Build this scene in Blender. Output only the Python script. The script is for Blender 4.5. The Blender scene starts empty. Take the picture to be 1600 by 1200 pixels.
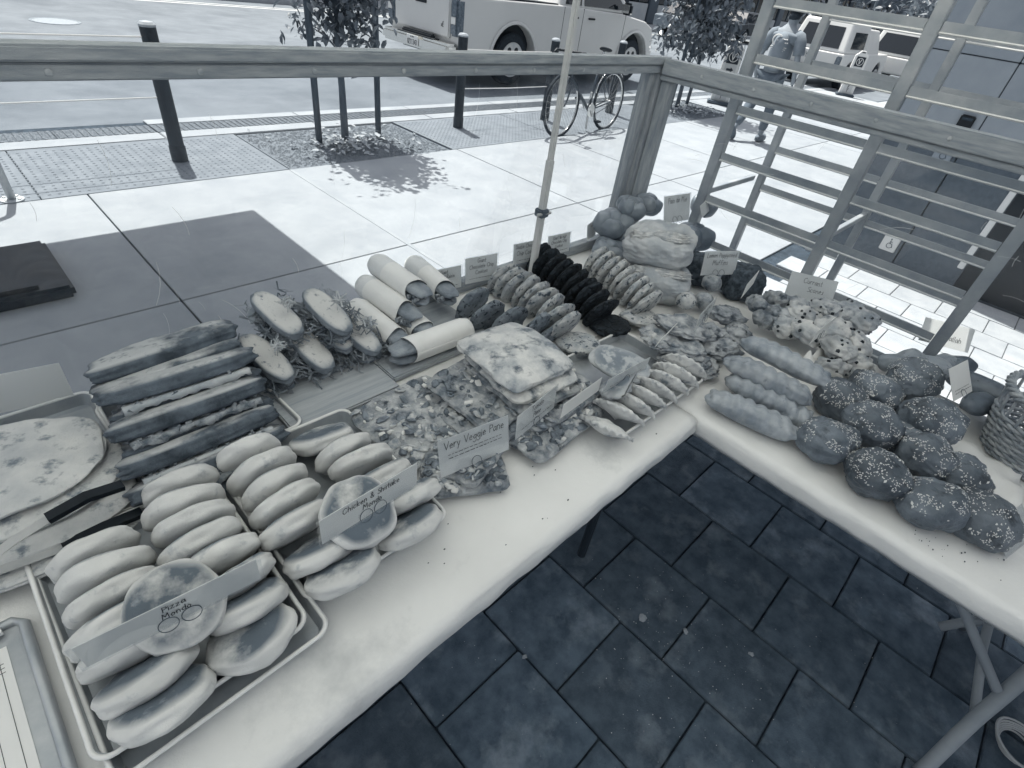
import bpy, bmesh, math, random
from mathutils import Vector, Matrix, noise, Euler
R_ = math.radians
rnd = random.Random(7)
sc = bpy.context.scene
COL = sc.collection
# ------------------------------------------------------------------ camera
H = 1.70
YAW, PITCH, ROLL, FPX = R_(50.3), R_(37.84), R_(9.245), 828.0
fw = Vector((math.sin(YAW)*math.cos(PITCH), math.cos(YAW)*math.cos(PITCH), -math.sin(PITCH)))
rt0 = fw.cross(Vector((0, 0, 1))).normalized(); up0 = rt0.cross(fw)
rt = rt0*math.cos(ROLL)+up0*math.sin(ROLL); up = -rt0*math.sin(ROLL)+up0*math.cos(ROLL)
cam = bpy.data.cameras.new('camera'); cam.sensor_width = 36; cam.lens = FPX/1600*36
cam.clip_start = .02; cam.clip_end = 500
camo = bpy.data.objects.new('camera', cam); COL.objects.link(camo)
m = Matrix((( rt.x, up.x, -fw.x, 0), (rt.y, up.y, -fw.y, 0), (rt.z, up.z, -fw.z, H), (0, 0, 0, 1)))
camo.matrix_world = m; sc.camera = camo
sc.render.resolution_x = 1024; sc.render.resolution_y = 768
# ------------------------------------------------------------------ light
SUN = Vector((.09, .44, 1)).normalized()          # towards the sun
w = bpy.data.worlds.new('World'); sc.world = w; w.use_nodes = True
nt = w.node_tree; bg = nt.nodes['Background']
sky = nt.nodes.new('ShaderNodeTexSky'); sky.sky_type = 'NISHITA'; sky.sun_disc = False
sky.sun_elevation = math.asin(SUN.z); sky.sun_rotation = math.atan2(SUN.x, SUN.y)
sky.dust_density = 3.0; sky.ozone_density = 1.0
hs = nt.nodes.new('ShaderNodeHueSaturation'); hs.inputs['Saturation'].default_value = .30
nt.links.new(sky.outputs[0], hs.inputs['Color']); nt.links.new(hs.outputs[0], bg.inputs[0])
bg.inputs[1].default_value = .105
sl = bpy.data.lights.new('sun', 'SUN'); sl.energy = 3.8; sl.angle = R_(.5); sl.color = (1, .972, .90)
so = bpy.data.objects.new('sun', sl); COL.objects.link(so)
so.rotation_euler = (-SUN).to_track_quat('-Z', 'Y').to_euler(); so.location = SUN*30
sc.view_settings.view_transform = 'Standard'; sc.view_settings.look = 'None'
sc.view_settings.exposure = .95; sc.view_settings.gamma = 1
# ------------------------------------------------------------------ helpers
def at(px, py, z):
    """a pixel of the 1600x1200 photograph -> the point of height z that it shows"""
    d = rt*(px-800)+up*(600-py)+fw*FPX
    t = (z-H)/d.z
    return Vector((d.x*t, d.y*t, z))
def tone(v, tint=1.0):
    """grey of albedo v in the photograph's toning: navy darks, faintly warm lights"""
    k = min(1, max(0, v)/.60)**.5
    c = (.52+.46*k, .965+.025*k, 1.48-.51*k)
    return tuple(v*(1+(q-1)*tint) for q in c)+(1,)
MATS = {}
TONE = tone
def M(name, v, v2=None, scale=8, rough=.7, bump=0, bscale=60, metal=0, detail=4, lo=.35, hi=.65, spec=.35, crack=0, cscale=40,
      crackdepth=.5, stretch=None, trans=0, patch=None, rand=0, spots=None, tint=.86):
    if name in MATS: return MATS[name]
    tone = lambda q: TONE(q, tint)
    m = bpy.data.materials.new(name); m.use_nodes = True; MATS[name] = m
    n = m.node_tree; N = n.nodes; L = n.links; b = N['Principled BSDF']
    b.inputs['Roughness'].default_value = rough; b.inputs['Metallic'].default_value = metal
    b.inputs['Specular IOR Level'].default_value = spec
    b.inputs['Base Color'].default_value = tone(v)
    tc = N.new('ShaderNodeTexCoord'); co = tc.outputs['Object']
    oi = N.new('ShaderNodeObjectInfo')
    ad = N.new('ShaderNodeVectorMath'); ad.operation = 'MULTIPLY_ADD'; ad.inputs[1].default_value = (1, 1, 1)
    cb = N.new('ShaderNodeCombineXYZ'); mu = N.new('ShaderNodeMath'); mu.operation = 'MULTIPLY'; mu.inputs[1].default_value = 37
    L.new(oi.outputs['Random'], mu.inputs[0]); L.new(mu.outputs[0], cb.inputs[0]); L.new(mu.outputs[0], cb.inputs[1])
    L.new(co, ad.inputs[0]); L.new(cb.outputs[0], ad.inputs[2]); co2 = ad.outputs[0]
    if stretch:
        mp = N.new('ShaderNodeMapping'); mp.inputs['Scale'].default_value = stretch
        L.new(co2, mp.inputs[0]); co2 = mp.outputs[0]
    col = None
    def mix(fac, a, bb):
        x = N.new('ShaderNodeMix'); x.data_type = 'RGBA'
        if isinstance(fac, (int, float)): x.inputs[0].default_value = fac
        else: L.new(fac, x.inputs[0])
        for i, q in ((6, a), (7, bb)):
            if hasattr(q, 'links'): L.new(q, x.inputs[i])
            else: x.inputs[i].default_value = q
        return x.outputs[2]
    def ramp(src, a, bb):
        r = N.new('ShaderNodeMapRange'); r.inputs[1].default_value = a; r.inputs[2].default_value = bb
        L.new(src, r.inputs[0]); return r.outputs[0]
    def nz(s, d=4, rg=.6):
        x = N.new('ShaderNodeTexNoise'); x.inputs['Scale'].default_value = s; x.inputs['Detail'].default_value = d
        x.inputs['Roughness'].default_value = rg
        L.new(co2, x.inputs[0]); return x.outputs[0]
    if v2 is not None:
        col = mix(ramp(nz(scale, detail), lo, hi), tone(v), tone(v2))
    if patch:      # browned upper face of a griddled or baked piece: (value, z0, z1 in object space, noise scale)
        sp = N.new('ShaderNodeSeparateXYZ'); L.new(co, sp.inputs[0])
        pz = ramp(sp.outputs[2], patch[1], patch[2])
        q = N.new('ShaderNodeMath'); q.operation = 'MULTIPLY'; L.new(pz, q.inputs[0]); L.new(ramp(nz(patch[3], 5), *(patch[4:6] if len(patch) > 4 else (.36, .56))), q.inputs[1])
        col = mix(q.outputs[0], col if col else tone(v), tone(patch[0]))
    if spots:      # (value, scale, threshold lo, hi)
        col = mix(ramp(nz(spots[1]*1.4, 7, .62), spots[2], spots[3]), col if col else tone(v), tone(spots[0]))
    if rand:
        rr = N.new('ShaderNodeMapRange'); rr.inputs[3].default_value = 1-rand; rr.inputs[4].default_value = 1+rand
        L.new(oi.outputs['Random'], rr.inputs[0])
        h = N.new('ShaderNodeHueSaturation'); L.new(rr.outputs[0], h.inputs['Value'])
        if col: L.new(col, h.inputs['Color'])
        else: h.inputs['Color'].default_value = tone(v)
        col = h.outputs[0]
    hgt = None
    if crack:
        vo = N.new('ShaderNodeTexVoronoi'); vo.feature = 'DISTANCE_TO_EDGE'; vo.inputs['Scale'].default_value = cscale
        wv = N.new('ShaderNodeVectorMath'); wv.operation = 'MULTIPLY_ADD'; wv.inputs[1].default_value = (.02, .02, .02)
        nn = N.new('ShaderNodeTexNoise'); nn.inputs['Scale'].default_value = 30; L.new(co2, nn.inputs[0])
        L.new(nn.outputs['Color'], wv.inputs[0]); L.new(co2, wv.inputs[2]); L.new(wv.outputs[0], vo.inputs[0])
        cr = ramp(vo.outputs['Distance'], 0, .12)
        col = mix(cr, tone(v*crackdepth), col if col else tone(v)); hgt = cr
    if bump:
        bp = N.new('ShaderNodeBump'); bp.inputs['Strength'].default_value = min(1, bump*1.6); bp.inputs['Distance'].default_value = .004
        hh = nz(bscale*(3.2 if bscale < 100 else 1.5), 7, .7)
        if hgt:
            a2 = N.new('ShaderNodeMath'); a2.operation = 'ADD'; L.new(hh, a2.inputs[0]); L.new(hgt, a2.inputs[1]); hh = a2.outputs[0]
        L.new(hh, bp.inputs['Height']); L.new(bp.outputs[0], b.inputs['Normal'])
    if col: L.new(col, b.inputs['Base Color'])
    if trans:
        out = N['Material Output']; tl = N.new('ShaderNodeBsdfTranslucent'); mx = N.new('ShaderNodeMixShader'); mx.inputs[0].default_value = trans
        if col: L.new(col, tl.inputs[0])
        else: tl.inputs[0].default_value = tone(v)
        L.new(b.outputs[0], mx.inputs[1]); L.new(tl.outputs[0], mx.inputs[2]); L.new(mx.outputs[0], out.inputs[0])
    return m
def clear(name, gloss=.06, haze=.03):
    if name in MATS: return MATS[name]
    m = bpy.data.materials.new(name); m.use_nodes = True; MATS[name] = m
    N = m.node_tree.nodes; L = m.node_tree.links
    out = N['Material Output']; N.remove(N['Principled BSDF'])
    t = N.new('ShaderNodeBsdfTransparent'); t.inputs[0].default_value = (.95, .96, .97, 1)
    g = N.new('ShaderNodeBsdfGlossy'); g.inputs['Roughness'].default_value = .04
    d = N.new('ShaderNodeBsdfDiffuse'); d.inputs[0].default_value = (.8, .82, .85, 1)
    lw = N.new('ShaderNodeLayerWeight'); lw.inputs[0].default_value = .25
    mr = N.new('ShaderNodeMapRange'); mr.inputs[3].default_value = gloss; mr.inputs[4].default_value = .16
    L.new(lw.outputs['Fresnel'], mr.inputs[0])
    tc = N.new('ShaderNodeTexCoord'); nz = N.new('ShaderNodeTexNoise'); nz.inputs['Scale'].default_value = 3; nz.inputs['Detail'].default_value = 6
    L.new(tc.outputs['Object'], nz.inputs[0]); hz = N.new('ShaderNodeMapRange'); hz.inputs[1].default_value = .4; hz.inputs[2].default_value = .8; hz.inputs[4].default_value = haze*2
    L.new(nz.outputs[0], hz.inputs[0])
    a = N.new('ShaderNodeMixShader'); L.new(hz.outputs[0], a.inputs[0]); L.new(t.outputs[0], a.inputs[1]); L.new(d.outputs[0], a.inputs[2])
    x = N.new('ShaderNodeMixShader'); L.new(mr.outputs[0], x.inputs[0]); L.new(a.outputs[0], x.inputs[1]); L.new(g.outputs[0], x.inputs[2])
    L.new(x.outputs[0], out.inputs[0]); return m

class MB:
    """collects shapes; build() links them as one mesh object"""
    def __init__(s): s.v = []; s.f = []
    def add(s, vs, fs):
        o = len(s.v); s.v += [tuple(q) for q in vs]; s.f += [tuple(i+o for i in f) for f in fs]; return s
    def box(s, a, b, mat=None):
        vs = [Vector((x, y, z)) for x in (a[0], b[0]) for y in (a[1], b[1]) for z in (a[2], b[2])]
        if mat is not None: vs = [mat @ q for q in vs]
        return s.add(vs, [(0, 1, 3, 2), (4, 6, 7, 5), (0, 4, 5, 1), (2, 3, 7, 6), (0, 2, 6, 4), (1, 5, 7, 3)])
    def bbox(s, a, b, c=.004, mat=None):
        """box with chamfered edges"""
        bm = bmesh.new(); bmesh.ops.create_cube(bm, size=1)
        for q in bm.verts: q.co = Vector([(a[i]+b[i])/2+q.co[i]*(b[i]-a[i]) for i in range(3)])
        bmesh.ops.bevel(bm, geom=bm.edges[:], offset=c, segments=2, affect='EDGES', clamp_overlap=True)
        bm.verts.index_update(); vs = [q.co.copy() for q in bm.verts]; fs = [[q.index for q in f.verts] for f in bm.faces]; bm.free()
        if mat is not None: vs = [mat @ q for q in vs]
        return s.add(vs, fs)
    def tube(s, pts, r, n=8, closed=False, cap=True):
        pts = [Vector(p) for p in pts]; k = len(pts); rs = r if isinstance(r, (list, tuple)) else [r]*k
        vs = []; fs = []; prev = None
        for i, p in enumerate(pts):
            if closed: t = pts[(i+1) % k]-pts[i-1]
            else: t = pts[min(i+1, k-1)]-pts[max(i-1, 0)]
            t.normalize()
            if prev is None:
                a = Vector((0, 0, 1)) if abs(t.z) < .9 else Vector((1, 0, 0)); u = t.cross(a).normalized()
            else: u = (prev-t*prev.dot(t)).normalized()
            prev = u; w_ = t.cross(u)
            for j in range(n):
                g = 2*math.pi*j/n; vs.append(p+(u*math.cos(g)+w_*math.sin(g))*rs[i])
        for i in range(k if closed else k-1):
            for j in range(n):
                a = i*n+j; b = i*n+(j+1) % n; c = ((i+1) % k)*n
                fs.append((a, b, c+(j+1) % n, c+j))
        if cap and not closed: fs += [tuple(reversed(range(n))), tuple(range((k-1)*n, k*n))]
        return s.add(vs, fs)
    def lathe(s, prof, n=24, mat=None):
        vs = []; fs = []; k = len(prof)
        for r, z in prof:
            for j in range(n):
                g = 2*math.pi*j/n; vs.append(Vector((r*math.cos(g), r*math.sin(g), z)))
        for i in range(k-1):
            for j in range(n):
                fs.append((i*n+j, i*n+(j+1) % n, (i+1)*n+(j+1) % n, (i+1)*n+j))
        fs += [tuple(reversed(range(n))), tuple(range((k-1)*n, k*n))]
        if mat is not None: vs = [mat @ q for q in vs]
        return s.add(vs, fs)
    def prism(s, poly, a, b, axis='y'):
        """polygon given in the plane across `axis`, extruded from a to b"""
        n = len(poly)
        def P(u, v, q): return {'y': (u, q, v), 'x': (q, u, v), 'z': (u, v, q)}[axis]
        vs = [P(u, v, a) for u, v in poly]+[P(u, v, b) for u, v in poly]
        fs = [tuple(range(n)), tuple(reversed(range(n, 2*n)))]+[(i, i+n, (i+1) % n+n, (i+1) % n) for i in range(n)]
        return s.add(vs, fs)
    def mesh(s, name, smooth=False):
        me = bpy.data.meshes.new(name); me.from_pydata(s.v, [], s.f)
        bm = bmesh.new(); bm.from_mesh(me); bmesh.ops.recalc_face_normals(bm, faces=bm.faces[:]); bm.to_mesh(me); bm.free()
        if smooth: me.polygons.foreach_set('use_smooth', [True]*len(me.polygons))
        return me
    def build(s, name, mat, parent=None, smooth=False, loc=None, rot=None, kind=None):
        return ob(name, s.mesh(name, smooth), mat, parent, loc, rot, kind)
def ob(name, me, mat, parent=None, loc=None, rot=None, kind=None):
    if mat is not None and not me.materials: me.materials.append(mat)
    o = bpy.data.objects.new(name, me); COL.objects.link(o)
    if mat is not None and me.materials[0] != mat:
        o.material_slots[0].link = 'OBJECT'; o.material_slots[0].material = mat
    if parent: o.parent = parent
    if loc is not None: o.location = loc
    if rot is not None: o.rotation_euler = rot
    if kind: o['kind'] = kind
    return o
def tag(o, label, cat, group=None):
    o['label'] = label; o['category'] = cat
    if group: o['group'] = group
    return o
def thing(name, label, cat, loc=(0, 0, 0), rot=(0, 0, 0), group=None):
    o = bpy.data.objects.new(name, None); COL.objects.link(o); o.empty_display_size = .05
    o.location = loc; o.rotation_euler = rot
    return tag(o, label, cat, group)
def bevel(o, w_=.01, seg=2):
    b = o.modifiers.new('bevel', 'BEVEL'); b.width = w_; b.segments = seg; b.limit_method = 'ANGLE'; b.angle_limit = R_(35)
    return o
def cube_grid(n):
    idx = {}; vs = []; fs = []
    def vid(p):
        k = tuple(round(c*1000) for c in p)
        if k not in idx: idx[k] = len(vs); vs.append(Vector(p))
        return idx[k]
    for ax in range(3):
        for s in (-1, 1):
            for i in range(n):
                for j in range(n):
                    q = []
                    for a, b in ((i, j), (i+1, j), (i+1, j+1), (i, j+1)):
                        p = [0, 0, 0]; p[ax] = s; p[(ax+1) % 3] = math.tan((2*a/n-1)*math.pi/4); p[(ax+2) % 3] = math.tan((2*b/n-1)*math.pi/4)
                        q.append(vid(p))
                    fs.append(tuple(q if s > 0 else reversed(q)))
    return vs, fs
CG = {}
def lump(name, size, k=2.0, kz=None, n=12, amp=.06, freq=3, seed=0, fn=None, fine=.0, ffreq=12):
    """rounded solid (superquadric) of the given half sizes, its surface uneven; fn reshapes each point"""
    if n not in CG: CG[n] = cube_grid(n)
    vs, fs = CG[n]; kz = kz or k; out = []
    off = Vector((seed*7.3, seed*3.1, seed*11.7))
    for p in vs:
        rxy = (abs(p.x)**k+abs(p.y)**k)**(1/k); r = (rxy**kz+abs(p.z)**kz)**(1/kz)
        q = p/r
        d = 1+amp*noise.noise(q*freq*.5+off)*2+(fine*noise.noise(q*ffreq*.5+off)*2 if fine else 0)
        q = Vector((q.x*size[0]*d, q.y*size[1]*d, q.z*size[2]*(1+(d-1)*1.3)))
        if fn: q = fn(q)
        out.append(q)
    me = bpy.data.meshes.new(name); me.from_pydata(out, [], fs)
    me.polygons.foreach_set('use_smooth', [True]*len(me.polygons)); return me
ORD = ['first', 'second', 'third', 'fourth', 'fifth', 'sixth', 'seventh', 'eighth', 'ninth', 'tenth', 'eleventh', 'twelfth', 'thirteenth', 'fourteenth', 'fifteenth', 'sixteenth', 'seventeenth', 'eighteenth', 'nineteenth', 'twentieth']
def structure(o): o['kind'] = 'structure'; return o
# handwriting: one polyline per stroke, cap height 1, x-height .6
GL = {
'A': '0,0 .3,1 .6,0|.12,.38 .48,.38', 'C': '.6,.85 .35,1 .08,.75 .03,.35 .2,.02 .45,0 .62,.18', 'D': '.05,0 .05,1 .4,.9 .58,.5 .4,.1 .05,0',
'E': '.5,1 .05,1 .05,0 .5,0|.05,.52 .42,.52', 'G': '.6,.85 .35,1 .08,.75 .03,.35 .2,.02 .5,.05 .6,.42 .36,.42', 'H': '.05,0 .05,1|.5,0 .5,1|.05,.5 .5,.5',
'I': '.1,0 .1,1', 'L': '.05,1 .05,0 .5,0', 'M': '.03,0 .1,1 .35,.35 .6,1 .68,0', 'N': '.05,0 .05,1 .5,0 .5,1', 'O': '.3,1 .06,.75 .04,.3 .25,0 .52,.15 .58,.65 .3,1',
'P': '.05,0 .05,1 .42,.92 .48,.62 .05,.48', 'R': '.05,0 .05,1 .42,.92 .46,.62 .05,.48 .5,0', 'S': '.5,.88 .25,1 .06,.8 .2,.55 .45,.4 .48,.15 .2,0 .03,.12',
'T': '0,1 .6,1|.3,1 .3,0', 'V': '0,1 .3,0 .6,1', 'Y': '0,1 .28,.5 .56,1|.28,.5 .28,0', 'Z': '.03,1 .5,1 .03,0 .5,0',
'a': '.4,.5 .2,.6 .03,.35 .12,.03 .38,.2 .42,.58 .42,.1 .5,0', 'b': '.05,1 .05,.02 .3,.03 .42,.3 .25,.55 .05,.4', 'c': '.38,.5 .18,.6 .03,.3 .15,.02 .4,.1',
'd': '.42,1 .42,0|.42,.45 .2,.6 .03,.3 .15,.02 .42,.18', 'e': '.05,.3 .4,.36 .25,.6 .05,.4 .1,.05 .4,.08', 'f': '.38,.9 .22,1 .15,.75 .15,0|.0,.56 .33,.56',
'g': '.4,.5 .2,.6 .03,.35 .15,.1 .4,.25 .42,.58 .4,-.25 .15,-.38 .03,-.25', 'h': '.05,1 .05,0|.05,.4 .25,.6 .38,.45 .38,0', 'i': '.08,.58 .08,0|.08,.8 .09,.84',
'k': '.05,1 .05,0|.36,.58 .05,.28 .38,0', 'l': '.08,1 .08,0', 'm': '.04,.58 .04,0|.04,.42 .18,.6 .28,.42 .28,0|.28,.42 .44,.6 .54,.42 .54,0',
'n': '.05,.58 .05,0|.05,.42 .24,.6 .38,.42 .38,0', 'o': '.2,.6 .03,.35 .12,.02 .35,.08 .4,.4 .2,.6', 'p': '.05,.58 .05,-.36|.05,.42 .26,.6 .42,.32 .25,.03 .05,.15',
'r': '.05,.58 .05,0|.05,.36 .2,.58 .34,.54', 's': '.34,.52 .18,.6 .06,.46 .3,.24 .28,.05 .04,.04', 't': '.16,.95 .16,.08 .32,.03|.0,.6 .34,.6',
'u': '.04,.58 .06,.1 .22,0 .38,.15 .38,.58 .4,0', 'v': '.02,.58 .18,0 .36,.58', 'y': '.02,.58 .2,.08|.4,.58 .12,-.36', 'z': '.03,.56 .36,.56 .04,.02 .38,.02',
'&': '.6,.3 .3,0 .08,.15 .1,.35 .42,.75 .3,1 .15,.8 .55,0', '-': '.05,.35 .3,.35', '8': '.28,.52 .06,.76 .28,1 .5,.76 .28,.52 .04,.26 .28,0 .54,.26 .28,.52',
'1': '.1,.8 .25,1 .25,0', '3': '.05,.92 .3,1 .48,.78 .22,.54 .5,.3 .3,0 .03,.1', '4': '.42,0 .42,1 .03,.33 .55,.33', 'x': '.03,.56 .36,0|.36,.56 .03,0', 'w': '.02,.58 .12,0 .26,.5 .4,0 .5,.58'}
ADV = {'m': .68, 'M': .86, 'i': .24, 'l': .24, 'I': .3, 't': .42, 'r': .44, ' ': .4, 'w': .62, 'O': .72, 'G': .74, 'C': .74, 'V': .7, 'A': .72, 'T': .7, '&': .74}
def write(mb, text, x, z, h, thick=.0009, y=0, align='c', jit=.05, T=None, slant=.08):
    """lettering as thin raised ribbons in the x-z plane at depth y (facing -y)"""
    wd = sum(ADV.get(c, .54) for c in text)*h
    if align == 'c': x -= wd/2
    rr = random.Random(text)
    for c in text:
        j = rr.uniform(-jit, jit)*h
        for st in GL.get(c, '').split('|'):
            if not st: continue
            pts = [tuple(map(float, q.split(','))) for q in st.split()]
            pts = [(x+(u+slant*v)*h, z+v*h+j) for u, v in pts]
            for (x0, z0), (x1, z1) in zip(pts, pts[1:]):
                d = Vector((x1-x0, z1-z0)); l = d.length or 1e-6; d /= l; e = d*thick*.4; nn = Vector((-d.y, d.x))*thick/2
                q = [(x0-e.x+nn.x, z0-e.y+nn.y), (x1+e.x+nn.x, z1+e.y+nn.y), (x1+e.x-nn.x, z1+e.y-nn.y), (x0-e.x-nn.x, z0-e.y-nn.y)]
                vs = [Vector((u, y, v)) for u, v in q]
                if T is not None: vs = [T @ p for p in vs]
                mb.add(vs, [(0, 1, 2, 3)])
        x += ADV.get(c, .54)*h
    return mb
# ================================================================== THE SETTING
m_conc = M('sidewalk_concrete', .31, .37, scale=3, rough=.85, bump=.25, bscale=90, lo=.3, hi=.7, rand=.03, spots=(.29, 1.6, .50, .72), detail=9, tint=.6)
m_joint = M('joint_dirt', .03, .07, scale=20, rough=.95, tint=1)
m_asph = M('asphalt', .16, .20, scale=2, rough=.9, bump=.5, bscale=160, spots=(.12, .5, .5, .75), tint=.6)
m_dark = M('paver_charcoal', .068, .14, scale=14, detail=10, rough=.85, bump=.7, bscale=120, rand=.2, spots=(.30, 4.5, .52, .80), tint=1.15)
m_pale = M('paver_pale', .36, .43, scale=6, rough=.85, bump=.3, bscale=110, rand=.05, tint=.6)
m_tact = M('tactile_concrete', .17, .22, scale=6, rough=.85, bump=.2, tint=.6)
m_soil = M('planter_gravel', .12, .22, scale=60, rough=.95, bump=1, bscale=80, tint=.6)
m_drain = M('drain_stone', .08, .2, scale=22, rough=.9, bump=1, bscale=45, stretch=(3, 1, 1), tint=.6)
m_white = M('road_paint', .62, .5, scale=12, rough=.8)
GX0, GX1 = -60, 260
g = MB().box((-200, -150, -.40), (400, 300, -.06)).build('ground', m_asph); structure(g)
street = MB().box((-60, 6.72, -.06), (19.6, 18.3, -.02)).box((19.6, 4.6, -.06), (120, 18.3, -.02)).build('street', m_asph); structure(street)
# bedding under sidewalk and pavers
bed = MB().box((-12, -8, -.06), (19.6, 6.72, -.018)).box((19.6, -8, -.06), (120, 4.6, -.018)).build('paving_bed', m_joint); structure(bed)
walk = MB().box((5.9, -8, -.018), (5.95, -7.9, -.004)).build('sidewalk', m_conc); structure(walk)
xs = [-7.4, -5.3, -3.2, -1.05, .67, 2.222, 4.2, 5.9, 7.6, 9.3, 11.0, 12.7, 14.4, 16.1, 17.8, 19.6]
def slab(x0, x1, y0, y1, par=walk, mat=m_conc, z=0, gap=.005, name='slab', t=.0175, ch=.003):
    gx = gap
    MB().bbox((x0+gx, y0+gx, z-t), (x1-gx, y1-gx, z), ch).build(name, mat, par)
for a, b in zip(xs, xs[1:]):
    for c, d in ((1.36, 3.04), (3.04, 4.86)): slab(a, b, c, d)
for a in range(6): slab(19.6+a*2.4, 22+a*2.4, 1.36, 4.5)
for a, b in zip(xs[8:], xs[9:]):
    for c, d in ((-.5, 1.36),): pass
# double joint strip between slabs near the planter (raised control joint)
MB().bbox((2.205, 1.4, -.003), (2.238, 4.85, .003), .002).build('joint_strip', m_conc, walk)
# tactile band, planters, kerb, drain
def band(x0, x1, name): return slab(x0, x1, 4.86, 6.05, walk, m_tact, 0, .004, name)
for a, b in ((-3.2, -1.4), (-1.4, .4), (.4, 2.222), (4.15, 6.0), (6.0, 7.8), (7.8, 9.3)): band(a, b, 'tactile_panel')
for a, b in ((11.3, 13), (13, 14.7), (14.7, 16.4), (16.4, 18.1), (18.1, 19.6)): slab(a, b, 4.86, 6.05)
dm = MB()
for x0, x1 in ((-1.2, 2.2), (4.17, 9.2)):
    i = 0; x = x0+.04
    while x < x1-.03:
        y = 4.93
        while y < 6.0:
            if math.hypot(x-3, y) < 12:
                r, h = .013, .005
                n = 6; vs = [(x+r*math.cos(k*1.0472), y+r*math.sin(k*1.0472), -.0005) for k in range(n)]+[(x+r*.5*math.cos(k*1.0472), y+r*.5*math.sin(k*1.0472), h) for k in range(n)]
                dm.add(vs, [(k, (k+1) % n, n+(k+1) % n, n+k) for k in range(n)]+[tuple(range(n, 2*n))])
            y += .06
        x += .06
dm.build('tactile_domes', m_tact, walk, kind='stuff')
x = -8.0; i = 0
while x < 19.5:
    MB().bbox((x+.004, 6.055, -.018), (x+1.596, 6.27, .004), .006).build('kerb_stone', m_conc, walk)
    MB().bbox((x+.004, 6.275, -.018), (x+.796, 6.575, -.006), .004).build('drain_grate', m_drain, walk)
    MB().bbox((x+.804, 6.275, -.018), (x+1.596, 6.575, -.006), .004).build('drain_grate', m_drain, walk)
    if x > .5: MB().bbox((x+.004, 6.58, -.018), (x+1.596, 6.75, .0), .004).build('gutter_stone', m_conc, walk)
    x += 1.6
dr = MB()
for k in range(220):
    x = -2+k*.06; dr.bbox((x, 6.29, -.008), (x+.035, 6.56, .001), .004)
dr.build('drain_ribs', m_drain, walk, kind='stuff')
# planters
m_leaf_l = M('leaf_litter', .30, .5, scale=30, rough=.8)
def planter(x0, x1, y0, y1, lab):
    p = structure(MB().box((x0+.01, y0+.01, -.02), (x1-.01, y1-.01, -.012)).build('planter_bed', m_soil))
    s = MB(); rr = random.Random(x0)
    for k in range(2600):
        x, y = rr.uniform(x0+.03, x1-.03), rr.uniform(y0+.03, y1-.03); r = rr.uniform(.006, .02)
        s.add([(x-r, y, -.012), (x, y-r, -.012), (x+r, y, -.012), (x, y+r, -.012), (x+r*.2, y, r*.6-.01)], [(0, 1, 4), (1, 2, 4), (2, 3, 4), (3, 0, 4)])
    s.build('gravel', m_soil, p, kind='stuff')
    l = MB()
    for k in range(170):
        x, y = rr.gauss((x0+x1)/2+.1, .34), rr.gauss((y0+y1)/2-.12, .26)
        if not (x0+.05 < x < x1-.05 and y0+.05 < y < y1-.05): continue
        leaf_quad(l, Vector((x, y, .012+rr.random()*.03)), Euler((rr.uniform(-.5, .5), rr.uniform(-.5, .5), rr.uniform(0, 6.3))), rr.uniform(.05, .09))
    l.build('fallen_leaves', m_leaf_l, p, kind='stuff')
    return p
def leaf_quad(mb, c, e, L_, wd=.56):
    T = Matrix.Translation(c) @ e.to_matrix().to_4x4()
    q = [(0, 0, 0), (L_*.3, L_*wd*.42, L_*.05), (L_*.68, L_*wd*.4, L_*.03), (L_, 0, -L_*.09), (L_*.68, -L_*wd*.4, L_*.03), (L_*.3, -L_*wd*.42, L_*.05), (L_*.34, 0, -.0), (L_*.7, 0, -L_*.03)]
    mb.add([T @ Vector(p) for p in q], [(0, 6, 1), (6, 7, 2, 1), (7, 3, 2), (0, 5, 6), (6, 5, 4, 7), (7, 4, 3)])
planter(2.232, 4.14, 4.87, 6.05, 'near')
planter(9.31, 11.29, 4.87, 6.05, 'far')
# pavers of the stall floor: one-foot squares, columns staggered by half
floor = structure(MB().box((-3, -4, -.019), (-2.95, -3.95, -.010)).build('paver_floor', m_joint))
P_ = .3335
pm_d = MB().bbox((.003, .003, -.017), (P_-.003, P_-.003, 0), .003).mesh('paver'); pm_d.materials.append(m_dark)
pm_p = MB().bbox((.003, .003, -.017), (P_-.003, P_-.003, 0), .003).mesh('paver'); pm_p.materials.append(m_pale)
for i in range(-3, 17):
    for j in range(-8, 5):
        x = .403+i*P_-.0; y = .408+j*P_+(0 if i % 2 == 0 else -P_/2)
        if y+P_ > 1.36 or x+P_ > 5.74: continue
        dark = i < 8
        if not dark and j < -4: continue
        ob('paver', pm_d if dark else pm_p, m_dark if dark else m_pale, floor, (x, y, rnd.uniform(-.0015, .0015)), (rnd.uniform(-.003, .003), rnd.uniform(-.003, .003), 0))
# crumbs on the floor
cm = MB()
for k in range(420):
    x, y = rnd.gauss(1.1, .4), rnd.gauss(.0, .35); r = rnd.choice([.001, .0014, .002])
    cm.add([(x-r, y, 0), (x, y-r, 0), (x+r, y, 0), (x, y+r, 0), (x, y, r*1.3)], [(0, 1, 4), (1, 2, 4), (2, 3, 4), (3, 0, 4)])
co_ = cm.build('crumbs', M('crumb', .45, .6, scale=50)); co_['kind'] = 'stuff'; co_['label'] = 'pale crumbs strewn over the dark pavers'; co_['category'] = 'crumbs'
for i, (px, py, s) in enumerate(((1005, 965, .016), (1071, 986, .011), (1174, 1022, .009), (820, 1026, .008))):
    o = ob('pastry_flake', lump('pastry_flake', (s, s*.7, .004), 2, n=5, amp=.3, seed=i), M('flake', .3, .4, scale=60), loc=at(px, py, .004), rot=(0, 0, i))
    tag(o, ['largest pastry flake on the dark floor pavers', 'round pastry flake on a joint between dark pavers', 'small pastry flake on the floor nearest the right table', 'small pastry flake on the floor nearest the front table'][i], 'flake')
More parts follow.
